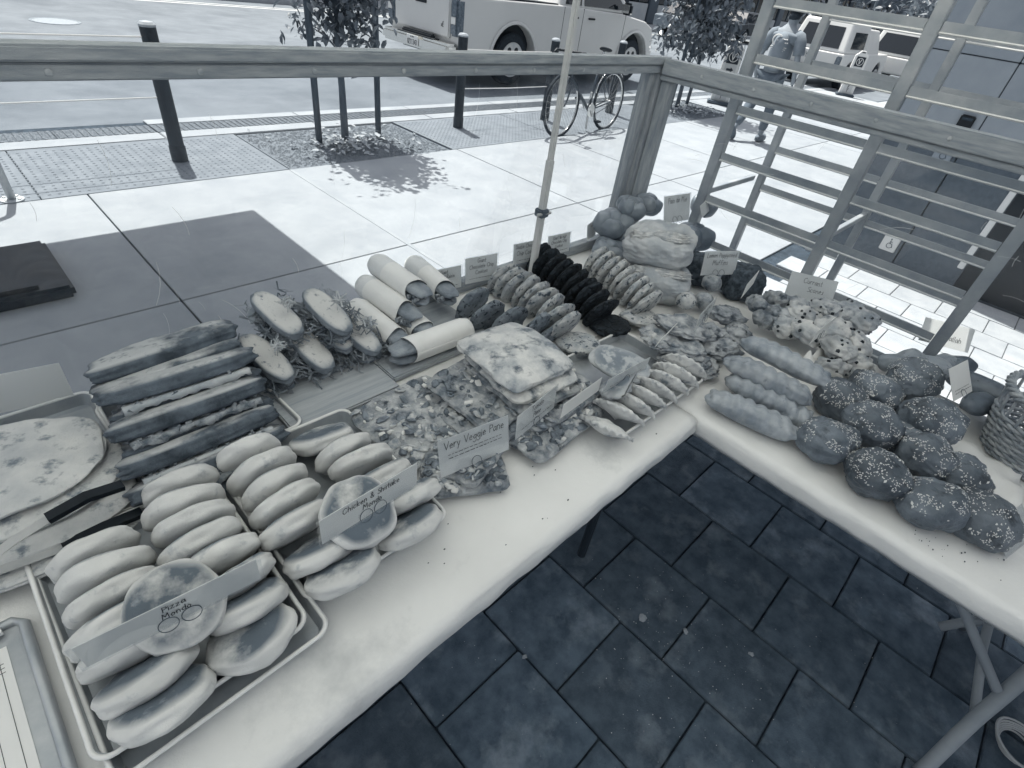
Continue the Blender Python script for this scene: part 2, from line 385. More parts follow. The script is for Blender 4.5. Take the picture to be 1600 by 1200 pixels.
# road markings and manhole
MB().box((4.4, 16.90, -.019), (60, 17.02, -.015)).box((4.4, 17.2, -.019), (60, 17.3, -.015)).build('lane_line', m_white, street)
mh = thing('manhole_cover', 'round pale manhole cover set in the asphalt street', 'manhole', (2.25, 13.2, -.019))
MB().lathe([(.36, 0), (.36, .006), (.33, .006), (.33, .002), (0.01, .002)], 36).build('ring', M('manhole_iron', .2, .3, scale=20, rough=.6), mh)
MB().lathe([(.32, 0), (.32, .005), (0.01, .006)], 36).build('lid', M('manhole_lid', .26, .34, scale=30, rough=.6, bump=.5), mh)

# ---------------------------------------------------------------- building on the right
m_wallup = M('render_panel', .27, .34, scale=2.5, rough=.85, bump=.3, bscale=30, lo=.3, hi=.7)
m_wallbase = M('granite_base', .075, .11, scale=30, rough=.35, bump=.05, spec=.5)
m_black = M('black_plastic', .012, rough=.4)
m_steel = M('brushed_steel', .55, .65, scale=20, rough=.35, metal=.6)
bw = thing('corner_building', 'grey panelled building wall with dark stone base behind the rack', 'building', (5.75, 0, 0))
MB().box((.03, -9, 0), (6, 1.19, 6.5)).build('core', M('wall_core', .05, rough=.9), bw)
for j in range(6):                         # base slabs
    y1 = 1.20-j*.62
    if j == 2: pass
    MB().bbox((-.004, y1-.612, .0), (.03, y1-.004, 1.0), .004).build('base_slab', m_wallbase, bw)
for j, (ya, yb) in enumerate(((.56, 1.2), (-.9, .553), (-2.4, -.907), (-4, -2.407))):
    for za, zb in ((1.006, 1.62), (1.626, 3.3), (3.306, 5)):
        MB().bbox((0, ya, za), (.03, yb, zb), .004).build('wall_panel', m_wallup, bw)
wc = M('white_trim', .72, rough=.5)
MB().bbox((-.03, .10, .2), (-.006, .145, 1.02), .004).build('door_trim', wc, bw)
MB().bbox((-.02, -.62, .02), (-.005, .09, 1.0), .004).build('door_panel', M('door_dark', .012, rough=.25), bw)
def wheel_symbol(parent, y, z, s, mat):
    mb = MB(); X = -.030
    c = [(X, y-.010*s*math.cos(t)-.002*s, z-.006*s+.010*s*math.sin(t)) for t in [math.pi*(.45+1.45*k/14) for k in range(15)]]
    mb.tube(c, .0012*s, 5); mb.tube([(X, y, z+.014*s), (X, y, z+.002*s), (X, y-.009*s, z+.001*s), (X, y-.014*s, z-.012*s)], .0014*s, 5)
    mb.tube([(X, y+.0, z+.009*s), (X, y-.008*s, z+.009*s)], .0012*s, 5)
    mb.lathe([(.001, -.001), (.003*s, 0), (.001, .001)], 8, Matrix.Translation((X, y, z+.019*s)) @ Matrix.Rotation(R_(90), 4, 'Y'))
    mb.build('wheelchair_symbol', mat, parent)
for z, v, lab in ((.197, .62, 'low'), (.965, .3, 'high')):
    p = thing('push_plate', 'square '+('bright door push plate with wheelchair symbol near the ground' if lab == 'low' else 'dull door push plate with wheelchair symbol at hand height'), 'push plate', (5.75, .68, z))
    MB().bbox((-.028, -.065, -.065), (-.005, .065, .065), .006).build('plate', M('plate_'+lab, v, rough=.4), p)
    wheel_symbol(p, 0, 0, 2.2, M('symbol_ink', .1, rough=.5))
cr = thing('card_reader', 'small black card reader mounted on the grey wall panel', 'card reader', (5.75, .66, 1.165))
MB().bbox((-.03, -.05, -.09), (-.001, .05, .09), .008).build('housing', m_black, cr)
MB().bbox((-.033, -.035, .055), (-.0305, .035, .075), .001).build('window', M('reader_window', .05, rough=.15), cr)

# ---------------------------------------------------------------- shops across the street
far = thing('shop_building', 'dark shopfront building with pale panels across the street', 'building', (20, 21, 0))
MB().box((-45, .2, 0), (150, 8, 7)).build('wall', M('far_wall', .05, .09, scale=.4, rough=.9), far)
structure(MB().box((-60, 18.3, -.06), (200, 21.2, .10)).build('pavement', m_conc))
m_fp = M('far_panel', .42, .5, scale=1.5, rough=.8); m_fg = M('far_glass', .012, rough=.12, spec=.5); m_ff = M('far_frame', .10, rough=.6)
for k in range(34):
    x = -14+k*3.0
    MB().bbox((x, 0, .12), (x+1.9, .19, 1.05), .02).build('stall_riser', m_fp, far)
    wn = MB().bbox((x, .05, 1.1), (x+1.9, .19, 3.2), .02).build('window', m_fg, far)
    MB().box((x+.92, .0, 1.1), (x+.98, .045, 3.2)).box((x, .0, 2.5), (x+.9, .045, 2.56)).build('mullion', m_ff, wn)
    MB().bbox((x+1.98, -.05, .12), (x+2.9, .19, 3.4), .03).build('pier', M('far_pier', .035, rough=.8) if k % 2 else m_ff, far)
# ================================================================== STREET THINGS
m_boll = M('bollard_paint', .022, .035, scale=30, rough=.45, spots=(.12, 60, .66, .72)); m_bollcap = M('bollard_cap', .30, .4, scale=30, rough=.4)
m_cable = M('steel_cable', .75, rough=.35)
BX = [(1.49, 5.40), (4.86, 5.62), (6.5, 5.6), (8.2, 5.68)]
BL = ['black bollard with cable ties at the left end of the tactile paving', 'black bollard between near tree and bicycle', 'black bollard behind the front wheel of the bicycle', 'black bollard behind the rear wheel of the bicycle']
for (x, y), lab in zip(BX, BL):
    b = thing('bollard', lab, 'bollard', (x, y, 0), group='bollards along the kerb')
    MB().lathe([(.058, 0), (.058, 1.0), (.05, 1.01)], 20).build('post', m_boll, b, smooth=False)
    MB().lathe([(.06, .99), (.06, 1.005), (.045, 1.022), (.01, 1.028)], 20).build('cap', m_bollcap, b)
    MB().lathe([(.064, 0), (.064, .12), (.06, .125)], 20).build('collar', m_boll, b)
for z in (.92, .50):
    tag(MB().tube([(-2.6, 5.38, z), (-.6, 5.39, z-.012), (1.44, 5.40, z)], .006, 6).build('cable', m_cable), ('upper' if z > .6 else 'lower')+' steel cable running left from the leftmost bollard', 'cable')
    tag(MB().tube([(4.91, 5.63, z-.06), (5.7, 5.61, z-.066), (6.45, 5.60, z-.06)], .006, 6).build('cable', m_cable), ('upper' if z > .6 else 'lower')+' steel cable between the bollards behind the bicycle', 'cable')
# bike rack at the left edge
br = thing('bike_rack', 'pale steel hoop bike rack at the left edge of the tactile paving', 'bike rack', (.25, 4.92, 0), (0, 0, R_(8)))
MB().tube([(0, 0, 0), (0, 0, .6)]+[(-.33+.33*math.cos(t), 0, .6+.25*math.sin(t)) for t in [k*math.pi/10 for k in range(1, 10)]]+[(-.66, 0, .6), (-.66, 0, 0)], .024, 10).build('hoop', M('rack_steel', .4, .5, scale=12, rough=.4), br, smooth=True)
for dx in (0, -.66):
    f = MB().lathe([(.07, 0), (.07, .008), (.06, .01)], 20).build('base_plate', M('rack_steel', .4), br, loc=(dx, 0, .001))
    for k in range(4):
        a = k*math.pi/2+.7; MB().lathe([(.010, .009), (.010, .018), (.006, .02)], 6, Matrix.Translation((.05*math.cos(a), .05*math.sin(a), 0))).build('bolt', m_steel, f)
# ---- trees
m_bark = M('bark', .09, .15, scale=20, rough=.9, bump=.8, bscale=50, stretch=(1, 1, .3)); m_stake = M('stake_wood', .07, .11, scale=12, rough=.85, stretch=(4, 4, .6))
m_leaf = M('leaf', .07, .24, scale=5, rough=.38, spec=.6, trans=.22, lo=.4, hi=.7); m_leaf2 = M('leaf_pale', .10, .28, scale=5, rough=.32, spec=.6, trans=.25)
def tree(loc, stakes, lab, mat, seed, r=.42, z0=.95, z1=3.1, nl=2300, cx=0, cy=0, leafL=.10, pale=None):
    rr = random.Random(seed); t = thing('street_tree', lab, 'tree', loc)
    tr = [(0, 0, -.02), (.01, .02, .5), (-.02, .0, 1.0), (.03, -.02, 1.8), (0, .02, z1-.3)]
    MB().tube(tr, [.042, .034, .03, .022, .008], 10).build('trunk', m_bark, t, smooth=True)
    lim = MB(); lv = MB(); tips = []
    for k in range(26):
        z = z0-.15+(z1-z0-.3)*k/26; a = k*2.4+rr.uniform(-.4, .4); L_ = r*rr.uniform(.6, 1.05)
        e = Vector((math.cos(a)*L_, math.sin(a)*L_, z+L_*.65)); mid = Vector((math.cos(a)*L_*.5, math.sin(a)*L_*.5, z+L_*.42))
        lim.tube([(0, 0, z), mid, e], [.012, .008, .003], 5); tips += [(mid, .16), (e, .2), (e*.8+mid*.2, .18)]
    lim.build('limb', m_bark, t, kind='stuff')
    for k in range(nl):
        c, s = rr.choice(tips); p = c+Vector((rr.gauss(0, s), rr.gauss(0, s), rr.gauss(0, s)))*.75
        p.x += cx*max(0, min(1, (p.z-.8))); p.y += cy
        if p.z < z0 and rr.random() < .8: continue
        leaf_quad(lv, p, Euler((rr.uniform(-.8, .8), rr.uniform(.1, 1.2), rr.uniform(0, 6.3))), rr.uniform(.6, 1.15)*leafL)
    lv.build('crown', mat, t, kind='stuff')
    for k, (sx, sy) in enumerate(stakes):
        s = MB().tube([(sx, sy, -.02), (sx, sy, 2.6)], .032, 12).build('stake', m_stake, t, smooth=True)
        MB().tube([(sx*1.0, sy, 1.35), (0, 0, 1.38)], .008, 5).build('tie', m_black, s)
tree((3.20, 5.55, 0), ((-.32, -.03), (.46, .06)), 'young street tree with dark leaves and two stakes nearest the stall', m_leaf, 3, cx=.14, nl=2700, r=.31, z0=.9, leafL=.10)
tree((10.45, 5.7, 0), ((-.35, -.05), (.45, .05)), 'staked young street tree with glossy leaves beside the walking person', m_leaf2, 5, r=.62, nl=3600, leafL=.13, z0=.8)
# ---- far trees down the street
def far_tree(loc, r, zc, lab, seed, n=1500):
    rr = random.Random(seed); t = thing('far_tree', lab, 'tree', loc, group='trees down the street')
    MB().tube([(0, 0, 0), (.1, 0, zc*.5), (0, .1, zc)], [.22, .17, .08], 8).build('trunk', m_bark, t, smooth=True)
    lv = MB()
    for k in range(n):
        d = Vector((rr.gauss(0, 1), rr.gauss(0, 1), rr.gauss(0, .8))).normalized()*r*rr.uniform(.55, 1)
        d += Vector((noise.noise(d*.7), noise.noise(d*.7+Vector((9, 0, 0))), 0))*r*.4
        leaf_quad(lv, Vector((0, 0, zc))+d, Euler((rr.uniform(-1, 1), rr.uniform(-1, 1), rr.uniform(0, 6.3))), rr.uniform(.25, .5))
    lv.build('crown', m_leaf2 if seed % 2 else m_leaf, t, kind='stuff')
far_tree((34, 5.5, 0), 3.4, 3.6, 'broad pale leafy tree beyond the parked cars', 11)
far_tree((40, 11.5, 0), 4, 4.0, 'dark tree at the far side of the street behind parked cars', 12)
far_tree((29, 2.6, 0), 1.9, 2.9, 'bright leafy tree close to the corner of the grey building', 13, 1200)
far_tree((47, 7, 0), 4.5, 3.5, 'dark tree farthest down the street', 14)
# ---- pickup truck
m_paint = M('truck_paint', .58, .62, scale=1, rough=.32, spec=.6); m_glass = M('car_glass', .015, rough=.06, spec=.7); m_tyre = M('tyre', .018, .03, scale=30, rough=.85)
m_rim = M('rim', .5, .6, scale=8, rough=.35); m_chrome = M('chrome', .7, rough=.15, metal=.9); m_lens = M('lamp_lens', .10, .2, scale=30, rough=.15, spec=.7); m_trim = M('dark_trim', .02, rough=.6)
def arch(cx, r, z0, n=12, c0=.38):
    a0 = math.asin((z0-c0)/r); return [(cx+r*math.cos(math.pi-a0-(math.pi-2*a0)*k/n), c0+r*math.sin(math.pi-a0-(math.pi-2*a0)*k/n)) for k in range(n+1)]
def wheel(par, x, y, r=.38, side=-1, wd=.22):
    T = Matrix.Translation((x, y, r)) @ Matrix.Rotation(R_(90)*(-side), 4, 'X')
    t = MB().lathe([(r*.66, -wd/2), (r*.93, -wd/2), (r, -wd*.36), (r, wd*.36), (r*.93, wd/2), (r*.66, wd/2)], 32, T).build('wheel', m_tyre, par, smooth=False)
    MB().lathe([(r*.67, wd*.48), (r*.66, wd*.56), (r*.62, wd*.53), (r*.2, wd*.515), (.06, wd*.56), (.01, wd*.58)], 32, T).build('rim', m_rim, t)
    sp = MB()
    for k in range(6):
        a = k*math.pi/3; sp.lathe([(.045, wd*.50), (.045, wd*.545)], 10, T @ Matrix.Translation((r*.42*math.cos(a), r*.42*math.sin(a), .0)))
    sp.build('rim_hole', m_trim, t)
def panel(mb, pts, off):
    """flat polygon with thickness, pushed out along its normal"""
    P = [Vector(p) for p in pts]; n = (P[1]-P[0]).cross(P[2]-P[0]).normalized()*off; k = len(P)
    return mb.add([p-n for p in P]+[p+n for p in P], [tuple(range(k)), tuple(reversed(range(k, 2*k)))]+[(i, (i+1) % k, k+(i+1) % k, k+i) for i in range(k)])
tk = thing('pickup_truck', 'pale crew cab pickup truck parked at the kerb behind the bicycle', 'truck', (6.45, 7.62, .02))
W = 1.86
low = [(.06, .58)]+[(.03, .95), (.06, 1.24), (2.5, 1.26), (4.35, 1.22), (5.2, 1.13), (5.5, 1.02), (5.62, .8), (5.62, .50), (5.5, .44)]+list(reversed(arch(4.9, .54, .50)))+[(3, .42)]+list(reversed(arch(1.30, .56, .50)))+[(.35, .5)]
bevel(MB().prism(low, 0, W).build('body', m_paint, tk), .035, 3)
def frustum(mb, b, t, zb, zt): # b,t=(x0,x1,y0,y1)
    vs = [(b[0], b[2], zb), (b[1], b[2], zb), (b[1], b[3], zb), (b[0], b[3], zb), (t[0], t[2], zt), (t[1], t[2], zt), (t[1], t[3], zt), (t[0], t[3], zt)]
    return mb.add(vs, [(0, 1, 2, 3), (7, 6, 5, 4), (0, 4, 5, 1), (1, 5, 6, 2), (2, 6, 7, 3), (3, 7, 4, 0)])
bevel(frustum(MB(), (2.35, 4.75, .03, W-.03), (2.6, 3.95, .17, W-.17), 1.22, 1.77).build('cab', m_paint, tk), .05, 3)
def sidewin(x0, x1, x2, x3, nm='window'):
    def Y(z): return .03+.14*(z-1.22)/.55-.004
    panel(MB(), [(x0, Y(1.28), 1.28), (x1, Y(1.28), 1.28), (x2, Y(1.69), 1.69), (x3, Y(1.69), 1.69)], .006).build(nm, m_glass, tk)
sidewin(2.55, 3.02, 3.02, 2.72); sidewin(3.10, 4.45, 3.92, 3.10)
for x in (2.50, 3.06, 4.42): MB().box((x, -.003, .52), (x+.008, .01, 1.24)).build('door_seam', m_trim, tk)
MB().bbox((2.72, -.03, 1.08), (2.92, .0, 1.11), .01).build('door_handle', m_trim, tk); MB().bbox((3.22, -.03, 1.08), (3.42, .0, 1.11), .01).build('door_handle', m_trim, tk)
mr_ = MB().bbox((4.18, -.24, 1.22), (4.30, -.02, 1.42), .04).build('mirror', m_trim, tk)
MB().bbox((4.17, -.22, 1.25), (4.178, -.05, 1.39), .003).build('mirror_glass', m_chrome, mr_)
for x in (1.30, 4.9):
    wheel(tk, x, .13, .40); wheel(tk, x, W-.13, .40, 1)
    a = arch(x, .57, .50, 14)
    MB().tube([(p, -.012, q) for p, q in a], .028, 8).build('arch_flare', m_paint, tk, smooth=True)
for x in (1.30, 4.9): MB().box((x-.5, .16, .40), (x+.5, .5, .90)).build('wheel_well', m_trim, tk)
MB().bbox((0.02, .28, .98), (.5, W-.28, 1.235), .02).build('tailgate', m_paint, tk) if False else None
tg = MB().bbox((.0, .2, .66), (.07, W-.2, 1.22), .02).build('tailgate', m_paint, tk)
MB().bbox((-.012, .78, 1.05), (.0, 1.08, 1.12), .01).build('handle', m_trim, tg)
tx = MB(); write(tx, 'xE', 0, 0, .06, .008, T=Matrix.Translation((-.006, .36, .80)) @ Matrix.Rotation(R_(-90), 4, 'Z')); tx.build('lettering', m_trim, tg)
bp = MB().bbox((-.16, .03, .42), (.06, W-.03, .60), .04).build('rear_bumper', m_chrome, tk)
MB().bbox((-.13, .45, .595), (.02, W-.45, .612), .004).build('step_pad', m_trim, bp)
MB().bbox((-.09, .52, .40), (-.0, 1.34, .66), .02).build('plate_recess', m_trim, bp)
pl = MB().bbox((-.175, .77, .44), (-.163, 1.08, .595), .004).build('licence_plate', M('plate_white', .75, rough=.4), bp)
tx = MB(); T = Matrix.Translation((-.1775, .925, 0)) @ Matrix.Rotation(R_(-90), 4, 'Z'); write(tx, '8Z11343', 0, .462, .07, .009, jit=0, T=T, slant=0); write(tx, 'CALIFORNIA', 0, .56, .018, .003, jit=0, T=T, slant=0); tx.build('lettering', M('plate_ink', .03), pl)
for y0, y1 in ((-.004, .17), (W-.17, W+.004)):
    tl = MB().bbox((-.012, y0, .70), (.16, y1, 1.20), .03).build('tail_light', m_lens, tk)
    MB().bbox((-.018, y0+.03, .86), (-.010, y1-.03, .96), .01).build('reverse_lens', M('lens_white', .7, rough=.2), tl)
MB().box((.08, .03, 1.235), (2.34, .12, 1.275)).build('bed_rail_cap', m_trim, tk); MB().box((.08, W-.12, 1.235), (2.34, W-.03, 1.275)).build('bed_rail_cap', m_trim, tk)
MB().box((.1, .14, 1.1), (2.3, W-.14, 1.262)).build('bed_cover', M('bed_cover', .03, rough=.7), tk)
MB().bbox((5.45, .06, .78), (5.64, .4, 1.0), .03).build('headlight', m_chrome, tk); MB().bbox((5.45, W-.4, .78), (5.64, W-.06, 1.0), .03).build('headlight', m_chrome, tk)
MB().bbox((5.56, .02, .42), (5.74, W-.02, .66), .05).build('front_bumper', m_paint, tk)
# ---- white pickup with camper shell
m_wp = M('white_car_paint', .62, .68, scale=1, rough=.3, spec=.6)
ty = thing('camper_pickup', 'white pickup with a camper shell parked past the walking person', 'truck', (19.9, 6.0, -.02))
wt = 1.75
low2 = [(.05, .5), (.02, .95), (4.6, 1.0), (4.8, .8), (4.8, .45)]+list(reversed(arch(4.0, .42, .42, c0=.34)))+list(reversed(arch(1.0, .42, .42, c0=.34)))
bevel(MB().prism(low2, 0, wt).build('body', m_wp, ty), .04, 3)
bevel(frustum(MB(), (.03, 2.1, .03, wt-.03), (.28, 2.0, .16, wt-.16), .95, 1.72).build('camper_shell', m_wp, ty), .06, 3)
bevel(frustum(MB(), (2.1, 3.7, .05, wt-.05), (2.2, 3.2, .2, wt-.2), .95, 1.62).build('cab', m_wp, ty), .05, 3)
def X2(z): return .03+.25*(z-.95)/.77-.006
panel(MB(), [(X2(1.05), .25, 1.05), (X2(1.05), .84, 1.05), (X2(1.58), .84, 1.58), (X2(1.58), .33, 1.58)], .008).build('rear_window', m_glass, ty)
panel(MB(), [(X2(1.05), .92, 1.05), (X2(1.05), 1.52, 1.05), (X2(1.58), 1.44, 1.58), (X2(1.58), .92, 1.58)], .008).build('rear_window', m_glass, ty)
def Y2(z): return .03+.13*(z-.95)/.77-.006
panel(MB(), [(.5, Y2(1.08), 1.08), (1.75, Y2(1.08), 1.08), (1.75, Y2(1.5), 1.5), (.62, Y2(1.5), 1.5)], .008).build('side_window', m_glass, ty)
tx = MB(); write(tx, 'TOYOTA', 0, 0, .13, .016, jit=0, slant=0, T=Matrix.Translation((-.004, wt/2+.15, .72)) @ Matrix.Rotation(R_(-90), 4, 'Z')); tx.build('lettering', M('letter_grey', .12), ty)
MB().bbox((-.12, .05, .40), (.06, wt-.05, .55), .04).build('rear_bumper', m_trim, ty)
for x in (1.0, 4.0): wheel(ty, x, .12, .34); wheel(ty, x, wt-.12, .34, 1)
for y0 in (.02, wt-.18): MB().bbox((-.01, y0, .6), (.05, y0+.16, .88), .02).build('tail_light', m_lens, ty)
# ---- small white van behind it
sv = thing('white_van', 'white van parked behind the camper pickup near the tree', 'van', (25.2, 5.2, -.02))
low3 = [(.05, .45), (.02, .95), (3.4, 1.0), (4.3, .92), (4.5, .7), (4.5, .4)]+list(reversed(arch(3.7, .40, .40, c0=.33)))+list(reversed(arch(.9, .40, .40, c0=.33)))
bevel(MB().prism(low3, 0, 1.75).build('body', m_wp, sv), .05, 3)
bevel(frustum(MB(), (.04, 3.5, .04, 1.71), (.25, 2.7, .2, 1.55), .95, 1.75).build('cabin', m_wp, sv), .08, 3)
def X3(z): return .04+.21*(z-.95)/.8-.006
panel(MB(), [(X3(1.05), .22, 1.05), (X3(1.05), 1.53, 1.05), (X3(1.6), 1.4, 1.6), (X3(1.6), .35, 1.6)], .008).build('rear_window', m_glass, sv)
def Y3(z): return .04+.16*(z-.95)/.8-.006
for x0, x1 in ((.35, 1.2), (1.3, 2.1), (2.2, 2.9)): panel(MB(), [(x0, Y3(1.05), 1.05), (x1, Y3(1.05), 1.05), (x1-.08, Y3(1.58), 1.58), (x0+.08, Y3(1.58), 1.58)], .008).build('side_window', m_glass, sv)
for x in (.9, 3.7): wheel(sv, x, .12, .33); wheel(sv, x, 1.63, .33, 1)
for y0 in (.02, 1.58): MB().bbox((-.01, y0, .6), (.05, y0+.15, .95), .02).build('tail_light', m_lens, sv)
# ---- two more cars glimpsed on the far side
def far_car(loc, rz, lab, mat):
    c = thing('parked_car', lab, 'car', loc, (0, 0, rz), group='cars far down the street')
    bevel(MB().prism([(0, .4), (0, .85), (.9, .95), (3.4, .95), (4.3, .8), (4.4, .4)]+list(reversed(arch(3.5, .38, .4, c0=.32)))+list(reversed(arch(.85, .38, .4, c0=.32))), 0, 1.7).build('body', mat, c), .05)
    bevel(frustum(MB(), (.5, 3.4, .05, 1.65), (1.0, 2.6, .25, 1.45), .93, 1.42).build('cabin', m_glass, c), .05)
    frustum(MB(), (1.02, 2.58, .26, 1.44), (1.1, 2.5, .3, 1.4), 1.42, 1.45).build('roof', mat, c)
    for x in (.85, 3.5): wheel(c, x, .12, .32); wheel(c, x, 1.58, .32, 1)
far_car((33, 15.6, -.02), 0, 'dark car parked on the far side of the street', M('dark_car', .03, rough=.3))
far_car((27, 15.6, -.02), 0, 'grey car parked on the far side of the street', M('grey_car', .25, rough=.3))
# ---- valet boards
m_board = M('sign_board', .66, .72, scale=6, rough=.45)
def valet(loc, rz, lab):
    s = thing('valet_sign', lab, 'sign', loc, (0, 0, rz), group='valet sign boards on the sidewalk')
    MB().bbox((-.24, -.17, 0), (.24, .17, .06), .02).build('base', M('sign_rubber', .10, rough=.8), s)
    bevel(MB().prism([(-.19, .06), (-.17, 1.0), (-.10, 1.06), (-.06, 1.12), (.06, 1.12), (.10, 1.06), (.17, 1.0), (.19, .06)], -.05, .05).build('board', m_board, s), .012)
    MB().bbox((-.05, -.06, 1.07), (.05, .06, 1.095), .008).build('grip', m_trim, s)
    p = MB().bbox((-.115, -.056, .09), (.115, -.0505, .98), .002).build('face_sheet', M('sign_face', .55, rough=.5), s)
    MB().bbox((-.115, -.0595, .74), (.115, -.0565, .98), .001).build('badge', M('sign_navy', .03, rough=.5), p)
    rg = MB().tube([(.085*math.cos(t), -.061, .86+.085*math.sin(t)) for t in [k*.2618 for k in range(24)]], .008, 5, closed=True)
    write(rg, 'V', 0, .805, .11, .018, y=-.061, jit=0, slant=0); rg.build('emblem', m_board, p)
    lt = MB(); y = -.0590
    panel(lt, [(-.07, y, .655), (.01, y, .655), (.01, y, .68), (.07, y, .635), (.01, y, .59), (.01, y, .615), (-.07, y, .615)], .001)
    for k, c in enumerate('VALET'): write(lt, c, 0, .49-k*.095, .07, .012, y=y, jit=0, slant=0)
    lt.build('lettering', M('sign_navy', .03), p)
valet((12.0, 5.62, 0), R_(-62), 'white valet sign board with arrow beside the second tree')
valet((19.3, 5.35, 0), R_(-62), 'smaller looking valet sign board in front of the camper pickup')
# ---- small things by the far kerb
tag(MB().bbox((-.35, -.2, 0), (.35, .2, .5), .05).bbox((-.1, -.1, .5), (.1, .1, .85), .04).build('parking_meter_box', M('meter', .06, rough=.5), loc=(22.5, 4.3, 0)), 'dark squat cabinet on the sidewalk near the white van', 'cabinet')
# ---- bicycle, facing left (-x), leaning on a low stand
m_bike = M('bike_frame', .05, .07, scale=10, rough=.3, spec=.6); m_spoke = M('spoke', .6, rough=.3, metal=.6)
bk = thing('bicycle', 'dark road bicycle with drop handlebars parked on the sidewalk', 'bicycle', (5.99, 4.88, 0), (R_(-3), 0, R_(4)))
WB, WR = 1.14, .365
def bwheel(x, nm):
    c = [(x+WR*math.cos(t), 0, WR+WR*math.sin(t)) for t in [k*math.pi/24 for k in range(48)]]
    w_ = MB().tube(c, .020, 8, closed=True).build(nm, m_tyre, bk, smooth=True)
    MB().tube([(x+(WR-.022)*math.cos(t), 0, WR+(WR-.022)*math.sin(t)) for t in [k*math.pi/24 for k in range(48)]], .010, 6, closed=True).build('rim', m_chrome, w_, smooth=True)
    s = MB()
    for k in range(28):
        t = k*2*math.pi/28; sd = .025 if k % 2 else -.025
        s.tube([(x+.02*math.cos(t+.9), sd, WR+.02*math.sin(t+.9)), (x+(WR-.03)*math.cos(t), 0, WR+(WR-.03)*math.sin(t))], .0014, 4)
    s.build('spokes', m_spoke, w_, kind='stuff')
    MB().tube([(x, -.04, WR), (x, .04, WR)], .02, 10).build('hub', m_chrome, w_)
bwheel(0, 'front_wheel'); bwheel(WB, 'rear_wheel')
BBx, BBz = .64, .28
head_t, head_b, seat_t = (.16, 0, .88), (.115, 0, .70), (.78, 0, .86)
fr = MB().tube([head_t, head_b], .024, 10).tube([head_b, (BBx, 0, BBz)], .022, 10).tube([(.145, 0, .84), seat_t], .020, 10).tube([(BBx, 0, BBz), seat_t], .020, 10)
for sd in (-.045, .045):
    fr.tube([(BBx, sd*.4, BBz), (WB, sd, WR)], .010, 8).tube([(seat_t[0], sd*.3, .80), (WB, sd, WR)], .008, 8)
fr.build('frame', m_bike, bk, smooth=True)
fk = MB()
for sd in (-.045, .045): fk.tube([head_b, (.10, sd, .6), (.05, sd, .45), (0, sd, WR)], [.014, .012, .011, .008], 8)
fk.build('fork', m_bike, bk, smooth=True)
hb = MB().tube([head_t, (.15, 0, .95), (.09, 0, .97)], .014, 8)
hb.tube([(.09, -.20, .97), (.09, .20, .97)], .014, 8)
for sd in (-.2, .2):
    hb.tube([(.09, sd, .97), (.02, sd, .975), (-.03, sd, .94), (-.025, sd, .87), (.03, sd, .84), (.1, sd, .84)], .016, 8)
hb.build('handlebar', m_trim, bk, smooth=True)
MB().tube([seat_t, (.81, 0, .98)], .015, 8).build('seat_post', m_chrome, bk)
def sad(q):
    t = (q.x+.13)/.26; q.y *= .28+.72*max(0, min(1, t))**1.2; q.z += .012*math.cos(t*3); return q
ob('saddle', lump('saddle', (.135, .07, .026), 2.4, n=10, amp=.02, fn=sad), m_trim, bk, (.83, 0, 1.0))
ck = MB().lathe([(.085, -.003), (.085, .003)], 28, Matrix.Translation((BBx, -.05, BBz)) @ Matrix.Rotation(R_(90), 4, 'X'))
ck.build('chainring', m_chrome, bk)
MB().tube([(BBx, -.07, BBz), (BBx+.10, -.07, BBz-.13)], .009, 6).tube([(BBx, .07, BBz), (BBx-.10, .07, BBz+.13)], .009, 6).build('crank', m_chrome, bk)
MB().bbox((BBx+.06, -.16, BBz-.145), (BBx+.14, -.075, BBz-.12), .005).build('pedal', m_trim, bk); MB().bbox((BBx-.14, .075, BBz+.12), (BBx-.06, .16, BBz+.145), .005).build('pedal', m_trim, bk)
MB().tube([(BBx, -.05, BBz+.083), (WB, -.045, WR+.035), (WB+.035, -.045, WR), (WB, -.045, WR-.035), (BBx, -.05, BBz-.083)], .0045, 5).build('chain', m_trim, bk)
MB().tube([(.66, .0, .50), (.70, .03, .03)], .016, 8).build('kickstand', m_steel, bk)
MB().tube([(WB-.30, .0, .44)]+[(WB+(WR+.035)*math.cos(t), 0, WR+(WR+.035)*math.sin(t)) for t in [R_(160-k*14) for k in range(9)]], .010, 6).build('mudguard', m_chrome, bk, smooth=True)

# ---- walking person (seen from behind)
m_skin = M('skin', .28, .32, scale=20, rough=.6); m_shirt = M('grey_tshirt', .22, .27, scale=8, rough=.9, bump=.3, bscale=14); m_jean = M('jeans', .13, .18, scale=10, rough=.9, bump=.3, bscale=20)
m_boot = M('boots', .16, .2, scale=20, rough=.8); m_cap = M('dark_cap', .02, rough=.8)
def skin(name, verts, edges, radii, mat, parent, sub=2):
    me = bpy.data.meshes.new(name); me.from_pydata(verts, edges, []); me.materials.append(mat)
    o = bpy.data.objects.new(name, me); COL.objects.link(o); o.parent = parent
    md = o.modifiers.new('skin', 'SKIN'); md.use_smooth_shade = True
    if not me.skin_vertices: me.attributes  # layer is created with the modifier
    lay = me.skin_vertices[0].data if me.skin_vertices else None
    if lay is None:
        bm = bmesh.new(); bm.from_mesh(me); bm.verts.layers.skin.verify(); bm.to_mesh(me); bm.free(); lay = me.skin_vertices[0].data
    for i, r in enumerate(radii): lay[i].radius = r if isinstance(r, tuple) else (r, r); lay[i].use_root = (i == 0)
    sb = o.modifiers.new('sub', 'SUBSURF'); sb.levels = sub; sb.render_levels = sub
    return o
